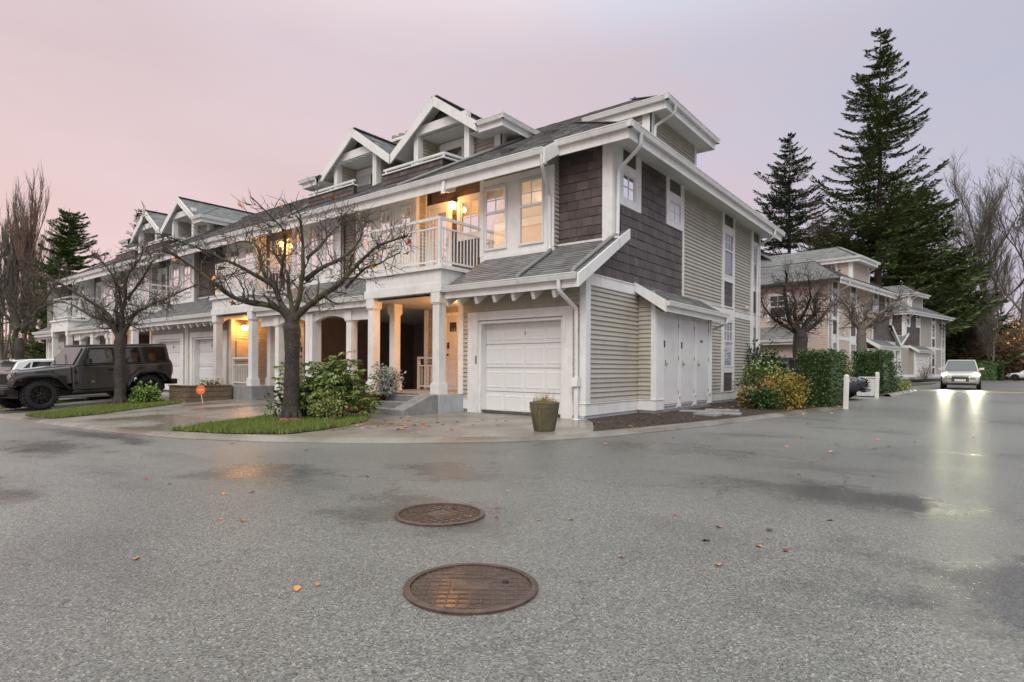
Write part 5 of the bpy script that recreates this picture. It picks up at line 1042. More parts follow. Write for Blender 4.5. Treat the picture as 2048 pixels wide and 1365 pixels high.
conifer(1895, 92, 19, 8.5, .5, 'low spreading evergreen at the edge of the forest', 9, 'needle_bright', curve=.5, dens=1.1, csize=1.8)
conifer(1655, 92, 25, 8, 2, 'olive evergreen between the two firs', 10, 'bush_olive', curve=.55, dens=1.0, csize=1.8)
conifer(137, 62, 17.6, 4.0, 1, 'bright green conical cedar beyond the end of the row', 12, 'needle_bright', curve=.62, name='cedar_tree', top_w=.12, dens=5, csize=.9, group='trees beyond the row')
conifer(105, 66, 12.5, 2.6, .5, 'brown-tinged cedar beside the green one', 13, 'bush_olive', curve=.6, name='cedar_tree', group='trees beyond the row')
conifer(276, 64, 18.2, 3.0, 3, 'thin dark spruce peeking over the roof of the row', 14, 'needle_blue', curve=.8, name='spruce_tree', group='trees beyond the row')
# ---- bare broadleaf trees
def bare_tree(loc, H, label, seed, spread=.5, levels=4, r0=None, up=.25, m='bark_grey', name='bare_tree', n1=9, group='bare trees of the forest', start=.25, twigr=.018):
    r = random.Random(seed); T = empty(name, loc, 0); tag(T, label, 'tree', group); r0 = r0 or H * .014; tk = MB(); tw = MB()
    def walk(p, d, L, n, j, u):
        pts = [Vector(p)]; d = Vector(d)
        for i in range(n): d = (d + Vector((r.gauss(0, j), r.gauss(0, j), r.gauss(0, j) + u))).normalized(); pts.append(pts[-1] + d * (L / n))
        return pts
    P = walk((0, 0, -.1), (0, 0, 1), H * .72, 10, .04, .05); tk.tube(P, [r0 * (1 - .75 * i / 10) for i in range(11)], 7)
    def rec(p, d, L, rad, lev):
        q = walk(p, d, L, 5, .10, up * .25); (tk if lev <= 1 else tw).tube(q, [max(twigr * .5, rad * (1 - .6 * i / 5)) for i in range(6)], 4 if lev < 3 else 3, False)
        if lev >= levels: return
        for i in range(1, 6):
            for _ in range(2 if lev >= 1 else 3):
                if r.random() < .8:
                    e = (q[i] - q[i - 1]).normalized(); s = Vector((r.gauss(0, 1), r.gauss(0, 1), r.gauss(0, .7))).normalized(); rec(q[i], (e * .8 + s * spread * 1.1 + Vector((0, 0, up))).normalized(), L * r.uniform(.35, .6), max(twigr * .6, rad * .45), lev + 1)
    for i in range(n1):
        u = start + (1 - start) * (i + r.random()) / n1; k = min(9, int(u * 10)); p = P[k].lerp(P[k + 1], u * 10 - k); a = r.uniform(0, 6.28); rec(p, Vector((math.cos(a) * spread, math.sin(a) * spread, .75 + up)).normalized(), H * (.42 - .2 * u) * r.uniform(.8, 1.15), r0 * (.55 - .3 * u), 1)
    tk.build('trunk', m, T, smooth=60); tw.build('crown', m, T, kind='stuff'); return T
bare_tree(at(1962, 84, 0), 30, 'tall bare tree with rounded crown at the forest edge', 2, spread=.55, n1=10, start=.35, levels=4, twigr=.024)
bare_tree(at(2040, 80, 0), 30, 'tall bare tree cut by the right edge of the view', 4, spread=.5, n1=10, start=.3, twigr=.024)
bare_tree(at(1915, 96, 0), 25, 'slim crooked bare tree left of the rounded one', 6, spread=.45, n1=7, start=.3, twigr=.024)
bare_tree(at(2000, 105, 0), 24, 'bare tree between the two tallest bare ones', 16, spread=.55, n1=8, start=.25, twigr=.024)
bare_tree(at(1660, 75, 0), 21, 'dark branching bare tree between the firs', 7, spread=.6, n1=9, start=.4, m='bark_fir', twigr=.024)
bare_tree(at(1985, 70, 0), 11, 'small mossy bare tree in the brown thicket', 18, spread=.55, n1=8, start=.15, twigr=.02)
bare_tree(at(1935, 74, 0), 9, 'low bare tree behind the basketball hoop', 19, spread=.6, n1=8, start=.1, twigr=.02, m='bark_red')
for i, (px, h, lab) in enumerate(((4, 18.5, 'bare poplar at the very left edge'), (26, 21.5, 'bare poplar second from the left edge'), (47, 22.5, 'tallest bare poplar of the left group'), (66, 20.5, 'reddish bare poplar right of the tallest'), (92, 17.5, 'thin bare poplar nearest the green cedar'))):
    bare_tree(at(px, 68 + 3 * (i % 2), 0), h, lab, 50 + i, spread=.16, up=.75, n1=18, start=.06, levels=3, m='bark_red' if i in (2, 3) else 'bark_grey', name='poplar_tree', group='bare poplars beyond the row', twigr=.016)
# ---- shrubs
def bush(name, loc, rad, label, m, n, leaf, seed, cat='shrub', group=None, box=False, stems=True, droop=.2, cluster=0, stem_m='bark_twig', shell=.55, aspect=.3):
    r = random.Random(seed); T = empty(name, loc); tag(T, label, cat, group); mb = MB(); st = MB(); rx, ry, rz = rad
    lob = [(r.uniform(-.5, .5) * rx, r.uniform(-.5, .5) * ry, rz * r.uniform(.22, .62), r.uniform(.38, .55)) for _ in range(12)]
    def leafq(p, d, L):
        sd = d.cross(Vector((r.gauss(0, .6), r.gauss(0, .6), 1)))
        if sd.length < 1e-3: sd = Vector((1, 0, 0))
        sd = sd.normalized() * (L * aspect); mb.add([p, p + d * L * .45 - sd + Vector((0, 0, .06 * L)), p + d * L, p + d * L * .45 + sd + Vector((0, 0, .06 * L))], ((0, 1, 2, 3),))
    k = 0
    while k < n:
        if box:
            f = r.randrange(5); x, y, z = r.uniform(-1, 1), r.uniform(-1, 1), r.uniform(0, 1); dpt = r.random() ** 2 * .12
            if f == 0: x = -1 + dpt
            elif f == 1: x = 1 - dpt
            elif f == 2: y = -1 + dpt
            elif f == 3: y = 1 - dpt
            else: z = 1 - dpt * .7
            p = Vector((x * rx, y * ry, z * rz)) + Vector((r.gauss(0, .03), r.gauss(0, .03), r.gauss(0, .03))); d = Vector((r.gauss(0, 1), r.gauss(0, 1), r.gauss(0, 1)))
        else:
            cx_, cy_, cz_, s = lob[r.randrange(12)]; v = Vector((r.gauss(0, 1), r.gauss(0, 1), r.gauss(0, 1))).normalized(); q = r.uniform(shell, 1.0)
            p = Vector((cx_ + v.x * s * rx * q, cy_ + v.y * s * ry * q, cz_ + v.z * s * rz * q))
            if p.z < .03: continue
            d = v + Vector((r.gauss(0, .6), r.gauss(0, .6), r.gauss(0, .6)))
        d.normalize()
        if cluster:
            for j in range(cluster):
                a = 6.283 * j / cluster + r.uniform(-.3, .3); leafq(p, (Vector((math.cos(a), math.sin(a), r.uniform(-.5, .1) - droop)) + d * .4).normalized(), leaf * r.uniform(.75, 1.2)); k += 1
        else: leafq(p, (d + Vector((0, 0, -droop))).normalized(), leaf * r.uniform(.6, 1.25)); k += 1
    if stems:
        for _ in range(12):
            cx_, cy_, cz_, s = lob[r.randrange(12)]; st.tube([(r.uniform(-.1, .1), r.uniform(-.1, .1), 0), (cx_ * .4, cy_ * .4, cz_ * .5), (cx_ + r.gauss(0, .1) * rx, cy_ + r.gauss(0, .1) * ry, cz_ + .2 * rz)], [.025, .018, .008], 5)
        st.build('stems', stem_m, T, kind='stuff')
    if box:
        c = MB(); c.box(-rx * .86, rx * .86, -ry * .86, ry * .86, 0, rz * .92); c.build('inner_growth', 'hedge_leaf', T)
    mb.build('foliage', m, T, kind='stuff'); return T
bush('rhododendron_bush', (-4.35, -3.0, .02), (1.1, 1.0, 1.38), 'large glossy rhododendron behind the nearest cherry trunk', 'leaf_rhodo', 7200, .135, 1, cluster=9, droop=.35, shell=.3, aspect=.17)
bush('rhododendron_bush', (-4.75, -3.6, .05), (.55, .5, .75), 'low leafy shrub at the foot of the cherry trunk', 'leaf_laurel', 900, .09, 2, group=None, shell=.3)
bush('fern_shrub', (-3.75, -3.5, .04), (.48, .42, .55), 'small fine-leaved shrub at the front of the rhododendron', 'heather', 1500, .05, 22, shell=.2)
bush('sage_bush', (-4.75, -1.15, .42), (.48, .42, .75), 'silvery sage bush in the planter by the porch steps', 'leaf_sage', 1600, .07, 3, shell=.2)
bush('hydrangea_shrub', (-13.65, -3.05, -.08), (.5, .5, .6), 'small bright green shrub at the second cherry trunk', 'leaf_bright', 900, .10, 4, droop=.05, shell=.3, aspect=.34)
bush('golden_shrub', (2.25, 6.7, .05), (.72, .68, 1.0), 'rounded shrub with yellow-green autumn foliage by the lane', 'leaf_gold', 3600, .07, 5, shell=.35)
bush('azalea_shrub', (1.75, 7.3, .05), (.5, .5, .8), 'reddish leafed shrub behind the golden one', 'leaf_rust', 1100, .07, 55, shell=.3)
bush('golden_shrub', (2.0, 5.9, .05), (.55, .55, .62), 'green underside shrub at the foot of the golden one', 'leaf_laurel', 1500, .075, 25, shell=.3)
bush('hydrangea_shrub', (1.55, 6.1, .05), (.42, .42, .55), 'low shrub with pink and green leaves beside the house corner', 'leaf_redgreen', 900, .11, 6, droop=.05, aspect=.36, shell=.3)
bush('laurel_bush', (1.1, 8.6, .05), (.75, .75, 1.45), 'tall leafy green bush behind the golden shrub', 'leaf_rhodo', 2800, .11, 7, shell=.3)
bush('laurel_bush', (.6, 11.2, .05), (.9, .9, 2.1), 'dark upright bush beside the far house corner', 'leaf_laurel', 3200, .12, 8, shell=.3)
bush('laurel_hedge', (2.72, 9.0, .03), (.46, 1.1, 1.58), 'clipped laurel hedge block nearest the golden shrub', 'hedge_leaf', 6500, .075, 9, 'hedge', box=True, stems=False, group='clipped hedges along the lane')
bush('laurel_hedge', (2.62, 21.6, .03), (.62, 1.7, 1.9), 'clipped hedge block behind the pale utility box', 'hedge_leaf', 6500, .10, 10, 'hedge', box=True, stems=False, group='clipped hedges along the lane')
bush('conifer_shrub', (3.1, 22.8, .03), (.55, .8, 1.55), 'blue-green upright shrub at the end of the farther hedge', 'needle_blue', 2200, .10, 11, shell=.4)
for i, (x, y, s, l) in enumerate(((3.2, 24.2, .6, 'small yellowish shrub next to the blue-green one'), (3.35, 25.6, .5, 'low kerbside shrub midway to the grey house'), (3.3, 27.2, .45, 'last low shrub before the yellow road bar'))):
    bush('kerb_shrub', (x, y, .03), (s, s * 1.2, s * 1.25), l, ('heather', 'leaf_rhodo', 'leaf_gold')[i], 900, .09, 60 + i, group='low shrubs along the kerb', shell=.3)
bush('golden_shrub', (1.4, 24.6, .03), (1.4, 1.2, 2.0), 'straggly yellow shrub behind the farther hedge', 'heather', 2600, .11, 12, shell=.3)
bush('bare_shrub', (3.1, 50.8, .3), (.9, .9, 1.7), 'twiggy brown shrub at the corner of the grey house', 'bush_brown', 900, .14, 13, shell=.2, aspect=.1)
# ---- thicket at the forest edge: uncountable brush
def thicket(loc, rad, label, m, n, leaf, seed):
    r = random.Random(seed); mb = MB(); rx, ry, rz = rad
    for _ in range(n):
        x, y = r.uniform(-1, 1), r.uniform(-1, 1); h = rz * (.62 + .38 * math.sin(x * 7 + seed) * math.cos(x * 3.1 + 1.7 * seed)) * r.uniform(.65, 1); z = h * r.random() ** .75; p = Vector((x * rx, y * ry, z)); d = Vector((r.gauss(0, 1), r.gauss(0, 1), r.gauss(.4, 1))).normalized(); s = d.cross(Vector((r.gauss(0, 1), r.gauss(0, 1), .4))).normalized() * leaf * .14; L = leaf * r.uniform(.5, 1.6)
        mb.add([p - s, p + s, p + d * L], ((0, 1, 2),))
    for _ in range(160):
        x, y = r.uniform(-1, 1) * rx, r.uniform(-1, 1) * ry; h = rz * r.uniform(.5, 1.1); mb.tube([(x, y, 0), (x + r.gauss(0, .3), y, h * .5), (x + r.gauss(0, .7), y + r.gauss(0, .5), h)], [.05, .035, .012], 3, False)
    o = mb.build('thicket', m); o.location = loc; o.rotation_euler = (0, 0, YAW); o['kind'] = 'stuff'; o['label'] = label; o['category'] = 'thicket'
thicket(at(1990, 84), (9, 5, 9.5), 'brown leafless brush along the forest edge', 'bush_brown', 48000, .55, 1)
thicket(at(1905, 92), (7, 4, 8.5), 'olive brush below the firs', 'bush_olive', 14000, .5, 2)
thicket(at(1700, 95), (16, 4, 11), 'dark evergreen mass behind the houses', 'needle_green', 22000, .6, 3)
thicket(at(2120, 76), (9, 5, 8), 'brown brush at the right edge of the view', 'bush_brown', 24000, .55, 4)
thicket(at(60, 74), (9, 3, 6.5), 'brown brush below the poplars', 'bush_brown', 14000, .4, 5)
bush('laurel_hedge', at(1925, 69, 0), (3.6, .8, 2.1), 'low green hedge behind the basketball hoop', 'hedge_leaf', 5000, .20, 71, 'hedge', box=True, stems=False, group='clipped hedges along the lane')
oc = bare_tree(at(2086, 44, 0), 7, 'small tree with a few glowing orange leaves at the right edge', 77, spread=.7, n1=8, start=.3, levels=3, twigr=.012, m='bark_cherry', group='small bare garden trees'); r_ = random.Random(5); lf_ = None
for i in range(40):
    if lf_ is None: lf_ = leaf_card(.20, 1).build('leaf', 'leaf_yellow', oc); lf_.location = (-1.2, 0, 4)
    else: inst(lf_, (r_.gauss(-1.0, .8), r_.gauss(0, .8), r_.uniform(3.2, 5)), (r_.uniform(0, 3), r_.uniform(0, 3), r_.uniform(0, 6)), r_.uniform(.6, 1.1), parent=oc)
# ------------------------------------------------------------------ vehicles (local +x is forward, +y is the left side)
def wheel(V, x, y, r, w, side, spokes=8, lug=False, rim_m='rim_black', rr=.62, name='wheel'):
    """wheel part with tyre / rim as sub-parts; side = +1 left, -1 right"""
    t = MB(); ro, ri = r, r * rr; prof = [(ri, -w / 2 + .02), (ri + .03, -w / 2), (ro - .05, -w / 2 + .005), (ro - .01, -w / 2 + .05), (ro, -w / 2 + .09), (ro, w / 2 - .09), (ro - .01, w / 2 - .05), (ro - .05, w / 2 - .005), (ri + .03, w / 2), (ri, w / 2 - .02)]
    n = 36; vs = []
    for q, z in prof:
        for k in range(n): a = 2 * math.pi * k / n; vs.append((x + q * math.cos(a), y + z, r + q * math.sin(a)))
    m = len(prof); t.add(vs, [(i * n + k, i * n + (k + 1) % n, (i + 1) * n + (k + 1) % n, (i + 1) * n + k) for i in range(m - 1) for k in range(n)])
    ty = t.build(name, 'tyre_rubber', V, smooth=35)
    if lug:
        g = MB()
        for k in range(26):
            a = 2 * math.pi * k / 26
            for s_, o in ((-1, 0), (1, .12), (0, .06)):
                aa = a + o; c, s = math.cos(aa), math.sin(aa); p = Vector((x + c * (r + .006), y + s_ * w * .34, r + s * (r + .006))); tg = Vector((-s, 0, c)); nr = Vector((c, 0, s)); ay = Vector((0, 1, 0)); hx, hy = .026, w * .13
                g.hexa([p - tg * hx - ay * hy - nr * .02, p + tg * hx - ay * hy - nr * .02, p + tg * hx + ay * hy - nr * .02, p - tg * hx + ay * hy - nr * .02, p - tg * hx - ay * hy + nr * .012, p + tg * hx - ay * hy + nr * .012, p + tg * hx + ay * hy + nr * .012, p - tg * hx + ay * hy + nr * .012])
        g.build('tread_blocks', 'tyre_rubber', ty, kind='stuff')
    f = y + side * (w / 2 - .03); d = MB(); d.lathe([(0.0, -.01 * side), (ri * .97, -.01 * side), (ri * .97, .015 * side), (ri, .02 * side), (ri, -.05 * side)], 28, (x, f - side * .03, r), 'y'); d.build('rim', rim_m if rim_m != 'rim_black' else 'jeep_black', ty, smooth=30)
    sp = MB()
    for k in range(spokes):
        a = 2 * math.pi * k / spokes; c, s = math.cos(a), math.sin(a); sp.bar((x + c * .04, f - side * .005, r + s * .04), (x + c * ri * .95, f + side * .0, r + s * ri * .95), ri * .26, .035, up=(0, 1, 0))
    sp.lathe([(.0, .02 * side), (.05, .018 * side), (.055, -.02 * side)], 12, (x, f, r), 'y'); sp.build('spokes', rim_m, ty)
    b = MB()
    for k in range(5): a = 2 * math.pi * k / 5; b.lathe([(.0, .03 * side), (.011, .03 * side), (.011, .0)], 6, (x + .075 * math.cos(a), f, r + .075 * math.sin(a)), 'y')
    b.build('lug_nuts', 'chrome', ty)
    return ty
def jeep(loc, rz):
    V = empty('offroad_vehicle', loc, rz); tag(V, 'dark grey boxy off-road vehicle with chunky tyres and rear spare wheel on the driveway', 'car')
    def arch(cx_, r, a0, a1, n=10, zc=.44): return [(cx_ + r * math.cos(R_(a0 + (a1 - a0) * i / n)), zc + r * math.sin(R_(a0 + (a1 - a0) * i / n))) for i in range(n + 1)]
    prof = [(-.80, .66), (-.60, .62)] + arch(0, .56, 160, 15) + [(.62, .50), (2.14, .50), (2.14, 1.20), (-.80, 1.22), (-.82, .95)]
    b = MB(); b.prism([(x, -.79, z) for x, z in prof], (0, 1.58, 0)); body = b.build('body', 'jeep_paint', V, fix=True, bevel=.02)
    h = MB(); h.hexa([(2.14, -.77, .70), (3.46, -.64, .70), (3.46, .64, .70), (2.14, .77, .70), (2.14, -.76, 1.21), (3.46, -.61, 1.10), (3.46, .61, 1.10), (2.14, .76, 1.21)]); h.build('hood', 'jeep_paint', V, bevel=.045)
    hs = MB(); hs.hexa([(2.3, -.30, 1.19), (3.3, -.25, 1.105), (3.3, .25, 1.105), (2.3, .30, 1.19), (2.3, -.27, 1.235), (3.25, -.22, 1.145), (3.25, .22, 1.145), (2.3, .27, 1.235)]); hs.build('hood_bulge', 'jeep_paint', V, bevel=.02)
    g = MB(); g.hexa([(3.45, -.66, .66), (3.54, -.64, .66), (3.54, .64, .66), (3.45, .66, .66), (3.44, -.62, 1.12), (3.51, -.60, 1.10), (3.51, .60, 1.10), (3.44, .62, 1.12)]); gr = g.build('grille', 'jeep_paint', V, bevel=.03)
    for i in range(7): q = MB(); y = -.27 + i * .09; q.box(3.52, 3.545, y - .028, y + .028, .74, 1.04); q.build('grille_slot', 'jeep_black', gr)
    for s in (-1, 1):
        q = MB(); q.lathe([(.0, .05), (.06, .045), (.095, .02), (.105, .0)], 20, (3.53, s * .44, .94), 'x'); q.build('headlight', 'lens_clear', V, smooth=True)
        q = MB(); q.lathe([(.0, .02), (.03, .018), (.04, .0)], 14, (3.60, s * .80, .86), 'x'); q.build('indicator_lamp', 'amber_lens', V, smooth=True)
        q = MB(); q.box(3.42, 3.58, s * .86 - .05, s * .86 + .05, .86, .92); q.build('side_marker', 'amber_lens', V, bevel=.015)
        # flares: flat topped bands
        for path in ([(3.66, .74), (3.58, .90), (3.30, .985), (2.78, .985), (2.58, .90), (2.28, .56)], [(.66, .54), (.50, .82), (.30, .97), (-.28, .98), (-.52, .88), (-.70, .66)]):
            m = MB()
            y0, y1 = (.60 if path[0][0] > 2 else .77), .95; n = len(path); vs = []
            for i, (x, z) in enumerate(path):
                for (yy, dz) in ((y0, .05), (y1 - .05, .045), (y1, .0), (y1, -.05), (y0, -.05)): vs.append((x, s * yy, z + dz))
            m.add(vs, [(i * 5 + k, i * 5 + (k + 1) % 5, (i + 1) * 5 + (k + 1) % 5, (i + 1) * 5 + k) for i in range(n - 1) for k in range(5)] + [(0, 1, 2, 3, 4), tuple(range((n - 1) * 5, n * 5))]); m.build('fender_flare', 'jeep_black', V, fix=True, smooth=25)
        m = MB(); m.hexa([(2.30, s * .60, .60), (3.55, s * .58, .72), (3.55, s * .66, .72), (2.30, s * .78, .60), (2.30, s * .60, .95), (3.55, s * .58, .97), (3.55, s * .64, .97), (2.30, s * .77, .95)]); m.build('inner_fender', 'jeep_black', V)
        q = MB(); q.box(.66, 2.2, s * .80 - .03, s * .80 + .05, .40, .47); q.build('rock_rail', 'jeep_black', V, bevel=.02); q = MB(); q.box(.70, 2.16, s * .83 - .01, s * .83 + .012, .475, .485); q.build('sill_strip', 'chrome', V)
    # greenhouse
    def gp(x, z):      # half width of the cabin at height z
        return .775 - (z - 1.20) * .17
    A = [(2.08, 1.20), (1.72, 1.80), (-.74, 1.82), (-.80, 1.21)]
    c = MB(); L_ = [(x, -gp(x, z), z) for x, z in A]; R2 = [(x, gp(x, z), z) for x, z in A]; c.add(L_ + R2, [(0, 1, 2, 3), (7, 6, 5, 4), (0, 4, 5, 1), (1, 5, 6, 2), (2, 6, 7, 3), (3, 7, 4, 0)]); cab = c.build('cabin', 'jeep_paint', V, fix=True, bevel=.03)
    rf = MB(); rf.hexa([(1.74, -.67, 1.805), (-.77, -.67, 1.825), (-.77, .67, 1.825), (1.74, .67, 1.805), (1.66, -.62, 1.855), (-.70, -.62, 1.875), (-.70, .62, 1.875), (1.66, .62, 1.855)]); rf.build('hardtop', 'jeep_black', V, bevel=.025)
    for s in (-1, 1):
        for nm, pts, mt in (('front_side_window', [(1.84, 1.27), (1.62, 1.73), (.98, 1.74), (.98, 1.27)], 'glass_dark'), ('rear_side_window', [(.83, 1.27), (.83, 1.74), (.22, 1.745), (.16, 1.27)], 'glass_tinted'), ('quarter_window', [(.02, 1.29), (.06, 1.75), (-.62, 1.755), (-.68, 1.29)], 'glass_tinted')):
            q = MB(); q.prism([(x, s * (gp(x, z) - .012), z) for x, z in pts], (0, s * .022, 0)); q.build(nm, mt, V, fix=True)
            fr_ = MB(); cxm = sum(p[0] for p in pts) / 4; czm = sum(p[1] for p in pts) / 4
            for i in range(4):
                (xa, za), (xb, zb) = pts[i], pts[(i + 1) % 4]; fr_.bar((xa, s * (gp(xa, za) + .012), za), (xb, s * (gp(xb, zb) + .012), zb), .035, .03, up=(0, 1, 0))
            fr_.build('window_seal', 'jeep_black', V)
        for x0, x1, z0, z1 in ((2.06, 2.07, .56, 1.19), (.905, .915, .56, 1.78), (.02, .03, .98, 1.2)):
            q = MB(); q.box(x0, x1, s * .789 - .004, s * .789 + .006, z0, min(z1, 1.2)); q.build('door_gap', 'jeep_black', V)
        for x in (1.02, .12): q = MB(); q.box(x, x + .17, s * .80 - .005, s * .80 + .03, 1.075, 1.115); q.build('door_handle', 'jeep_black', V, bevel=.012)
        for x in (2.08, .93):
            for z in (.72, 1.05): q = MB(); q.box(x - .05, x + .03, s * .80 - .01, s * .80 + .018, z - .03, z + .03); q.build('door_hinge', 'jeep_black', V, bevel=.008)
        q = MB(); q.hexa([(1.72, s * .84, 1.25), (1.82, s * .82, 1.25), (1.80, s * 1.03, 1.26), (1.72, s * 1.02, 1.26), (1.70, s * .86, 1.42), (1.80, s * .84, 1.42), (1.79, s * 1.02, 1.43), (1.71, s * 1.01, 1.43)]); q.bar((1.80, s * .77, 1.24), (1.77, s * .88, 1.28), .05, .05); q.build('mirror', 'jeep_black', V, fix=True)
        q = MB(); q.box(-.86, -.80, s * .68 - .08, s * .68 + .09, .90, 1.10); q.build('tail_light', 'tail_red', V, bevel=.015)
        wheel(V, 0, s * .80, .42, .29, s, 8, True); wheel(V, 3.0, s * .80, .42, .29, s, 8, True)
    q = MB(); q.lathe([(.0, .012), (.085, .012), (.095, .0)], 18, (-.42, .79, 1.09), 'y'); q.build('fuel_cap', 'jeep_black', V, smooth=30)
    q = MB(); q.box(1.55, 1.75, .788, .797, .70, .76); q.build('door_badge', 'chrome', V)
    # glass front and rear
    q = MB(); q.add([(2.062, -.66, 1.26), (2.062, .66, 1.26), (1.765, .58, 1.75), (1.765, -.58, 1.75), (2.082, -.66, 1.27), (2.082, .66, 1.27), (1.785, .58, 1.76), (1.785, -.58, 1.76)], [(0, 1, 2, 3), (4, 7, 6, 5), (0, 4, 5, 1), (1, 5, 6, 2), (2, 6, 7, 3), (3, 7, 4, 0)]); q.build('windshield', 'glass_dark', V)
    for a, b_ in (((2.12, .35, 1.26), (1.93, -.1, 1.56)), ((2.12, -.35, 1.26), (1.93, -.72, 1.50))): q = MB(); q.bar(a, b_, .018, .015); q.build('wiper', 'jeep_black', V)
    q = MB(); q.box(-.83, -.80, -.55, .55, 1.30, 1.70); q.build('rear_window', 'glass_tinted', V)
    # bumpers, spare, text
    q = MB(); q.box(3.56, 3.82, -.82, .82, .50, .66); q.hexa([(3.60, -.45, .40), (3.80, -.40, .42), (3.80, .40, .42), (3.60, .45, .40), (3.60, -.5, .5), (3.82, -.45, .5), (3.82, .45, .5), (3.60, .5, .5)]); q.build('front_bumper', 'jeep_black', V, bevel=.03)
    q = MB(); q.box(3.62, 3.835, -.55, .55, .655, .68); q.build('skid_plate', 'chrome', V)
    q = MB(); q.box(-1.0, -.78, -.80, .80, .50, .68); q.build('rear_bumper', 'jeep_black', V, bevel=.03)
    q = MB(); q.lathe([(.22, -.13), (.27, -.15), (.37, -.14), (.41, -.09), (.41, .09), (.37, .14), (.27, .15), (.22, .13), (.0, .10)], 32, (-.97, .0, 1.02), 'x'); q.build('spare_wheel', 'tyre_rubber', V, smooth=35)
    u = MB(); u.box(-.7, 3.4, -.55, .55, .34, .60); u.build('chassis', 'jeep_black', V)
    t = text('hood_lettering', 'WILLYS', .105, 'number_black', V, (2.80, .713, 1.075), (0, 0, 0)); t.rotation_euler = (math.pi / 2 * .99, 0, math.pi - .11); t.scale = (1.25, 1, 1)
    return V
fw = Vector((.15, -.989, 0)).normalized()
JP = jeep((-15.89, -2.55, -.055), math.atan2(fw.y, fw.x)); JP.rotation_euler = (0, .043, math.atan2(fw.y, fw.x))
def car(name, label, loc, rz, L, Wd, H, paint, lit=False, cat='car', rear_slope=.10, group=None, plate=True, tailh=None):
    V = empty(name, loc, rz); tag(V, label, cat, group); hw = Wd / 2; zb = H * .60
    st = [(0, .78, zb + .03, .42), (.02, .90, zb + .05, .34), (.10, .98, zb + .05, .27), (.28, 1.0, zb + .02, .24), (.50, 1.0, zb, .24), (.70, 1.0, zb - .02, .24), (.80, .98, zb - .06, .24), (.90, .94, zb - .13, .25), (.965, .84, zb - .20, .30), (1.0, .66, zb - .28, .40)]
    b = MB(); rows = []
    for f, w, zt, z0 in st:
        x = f * L; y = hw * w; half = [(0, z0), (y * .80, z0), (y * .97, z0 + .10), (y, z0 + .28), (y * .995, zt - .20), (y * .965, zt - .06), (y * .90, zt), (y * .5, zt + .025), (0, zt + .03)]
        rows.append([(x, -p, q) for p, q in half] + [(x, p, q) for p, q in half[-2:0:-1]])
    n = len(rows[0]); b.add([p for r in rows for p in r], [(i * n + k, i * n + (k + 1) % n, (i + 1) * n + (k + 1) % n, (i + 1) * n + k) for i in range(len(rows) - 1) for k in range(n)] + [tuple(range(n)), tuple(range((len(rows) - 1) * n, len(rows) * n))])
    body = b.build('body', paint, V, smooth=50)
    # greenhouse
    def hwz(z): return hw * (.90 - .20 * (z - zb) / (H - zb))
    bx = [(.035, zb), (.035 + rear_slope * .6, H * .93), (.06 + rear_slope, H - .03), (.34, H), (.50, H - .035), (.55, H * .955), (.735, zb - .02)]
    g = MB(); A = [(f * L, -hwz(z), z) for f, z in bx] + [(f * L, hwz(z), z) for f, z in bx]; m = len(bx)
    g.add(A, [tuple(range(m)), tuple(range(2 * m - 1, m - 1, -1))] + [(i, i + m, i + 1 + m, i + 1) for i in range(m - 1)]); g.build('cabin', paint, V, fix=True, smooth=28, bevel=.03)
    e = .012
    for s in (-1, 1):
        for nm, pts in (('front_side_window', [(.655, zb + .04), (.545, H * .925), (.40, H * .945), (.40, zb + .05)]), ('rear_side_window', [(.385, zb + .05), (.385, H * .945), (.20, H * .93), (.17, zb + .07)]), ('quarter_window', [(.155, zb + .08), (.185, H * .92), (.10 + rear_slope * .6, H * .90), (.09, zb + .12)])):
            q = MB(); q.prism([(f * L, s * (hwz(z) - .004), z) for f, z in pts], (0, s * e, 0)); q.build(nm, 'glass_tinted', V, fix=True)
        q = MB(); xm = .60 * L; q.hexa([(xm - .05, s * (hw * .90), zb + .06), (xm + .06, s * (hw * .90), zb + .06), (xm + .05, s * (hw + .16), zb + .08), (xm - .04, s * (hw + .16), zb + .08), (xm - .05, s * (hw * .92), zb + .19), (xm + .05, s * (hw * .92), zb + .19), (xm + .03, s * (hw + .15), zb + .21), (xm - .04, s * (hw + .15), zb + .21)]); q.build('mirror', paint, V, fix=True)
        for f in (.185, .815):
            q = MB(); q.lathe([(.0, 0), (.40, 0), (.40, .02), (.0, .02)], 24, (f * L, s * (hw - .012) - .01, .36), 'y'); q.build('wheel_arch', 'jeep_black', V)
            wheel(V, f * L, s * (hw - .10), .345, .22, s, 10, rim_m='chrome')
        q = MB(); q.hexa([(.955 * L, s * hw * .50, zb - .33), (1.002 * L, s * hw * .45, zb - .36), (.93 * L, s * hw * .95, zb - .27), (.90 * L, s * hw * .93, zb - .27), (.955 * L, s * hw * .50, zb - .20), (.995 * L, s * hw * .46, zb - .255), (.93 * L, s * hw * .945, zb - .14), (.90 * L, s * hw * .92, zb - .14)]); hl = q.build('headlight', 'drl_glow' if lit else 'lens_clear', V, fix=True)
        q = MB(); q.lathe([(.0, .05), (.085, .04), (.115, .0)], 16, (.955 * L, s * hw * .74, zb - .215), 'x'); q.build('headlight_lens', 'headlight_glow' if lit else 'lens_clear', V, smooth=True)
        q = MB(); q.hexa([(.0 * L - .01, s * hw * .52, zb - .14), (.02 * L, s * hw * .93, zb - .14), (.09 * L, s * hw * .99, zb - .12), (.03 * L, s * hw * .60, zb - .12), (.0 * L - .01, s * hw * .52, zb + .02), (.02 * L, s * hw * .92, zb + .03), (.09 * L, s * hw * .985, zb + .03), (.03 * L, s * hw * .6, zb + .03)]); q.build('tail_light', 'tail_red', V, fix=True)
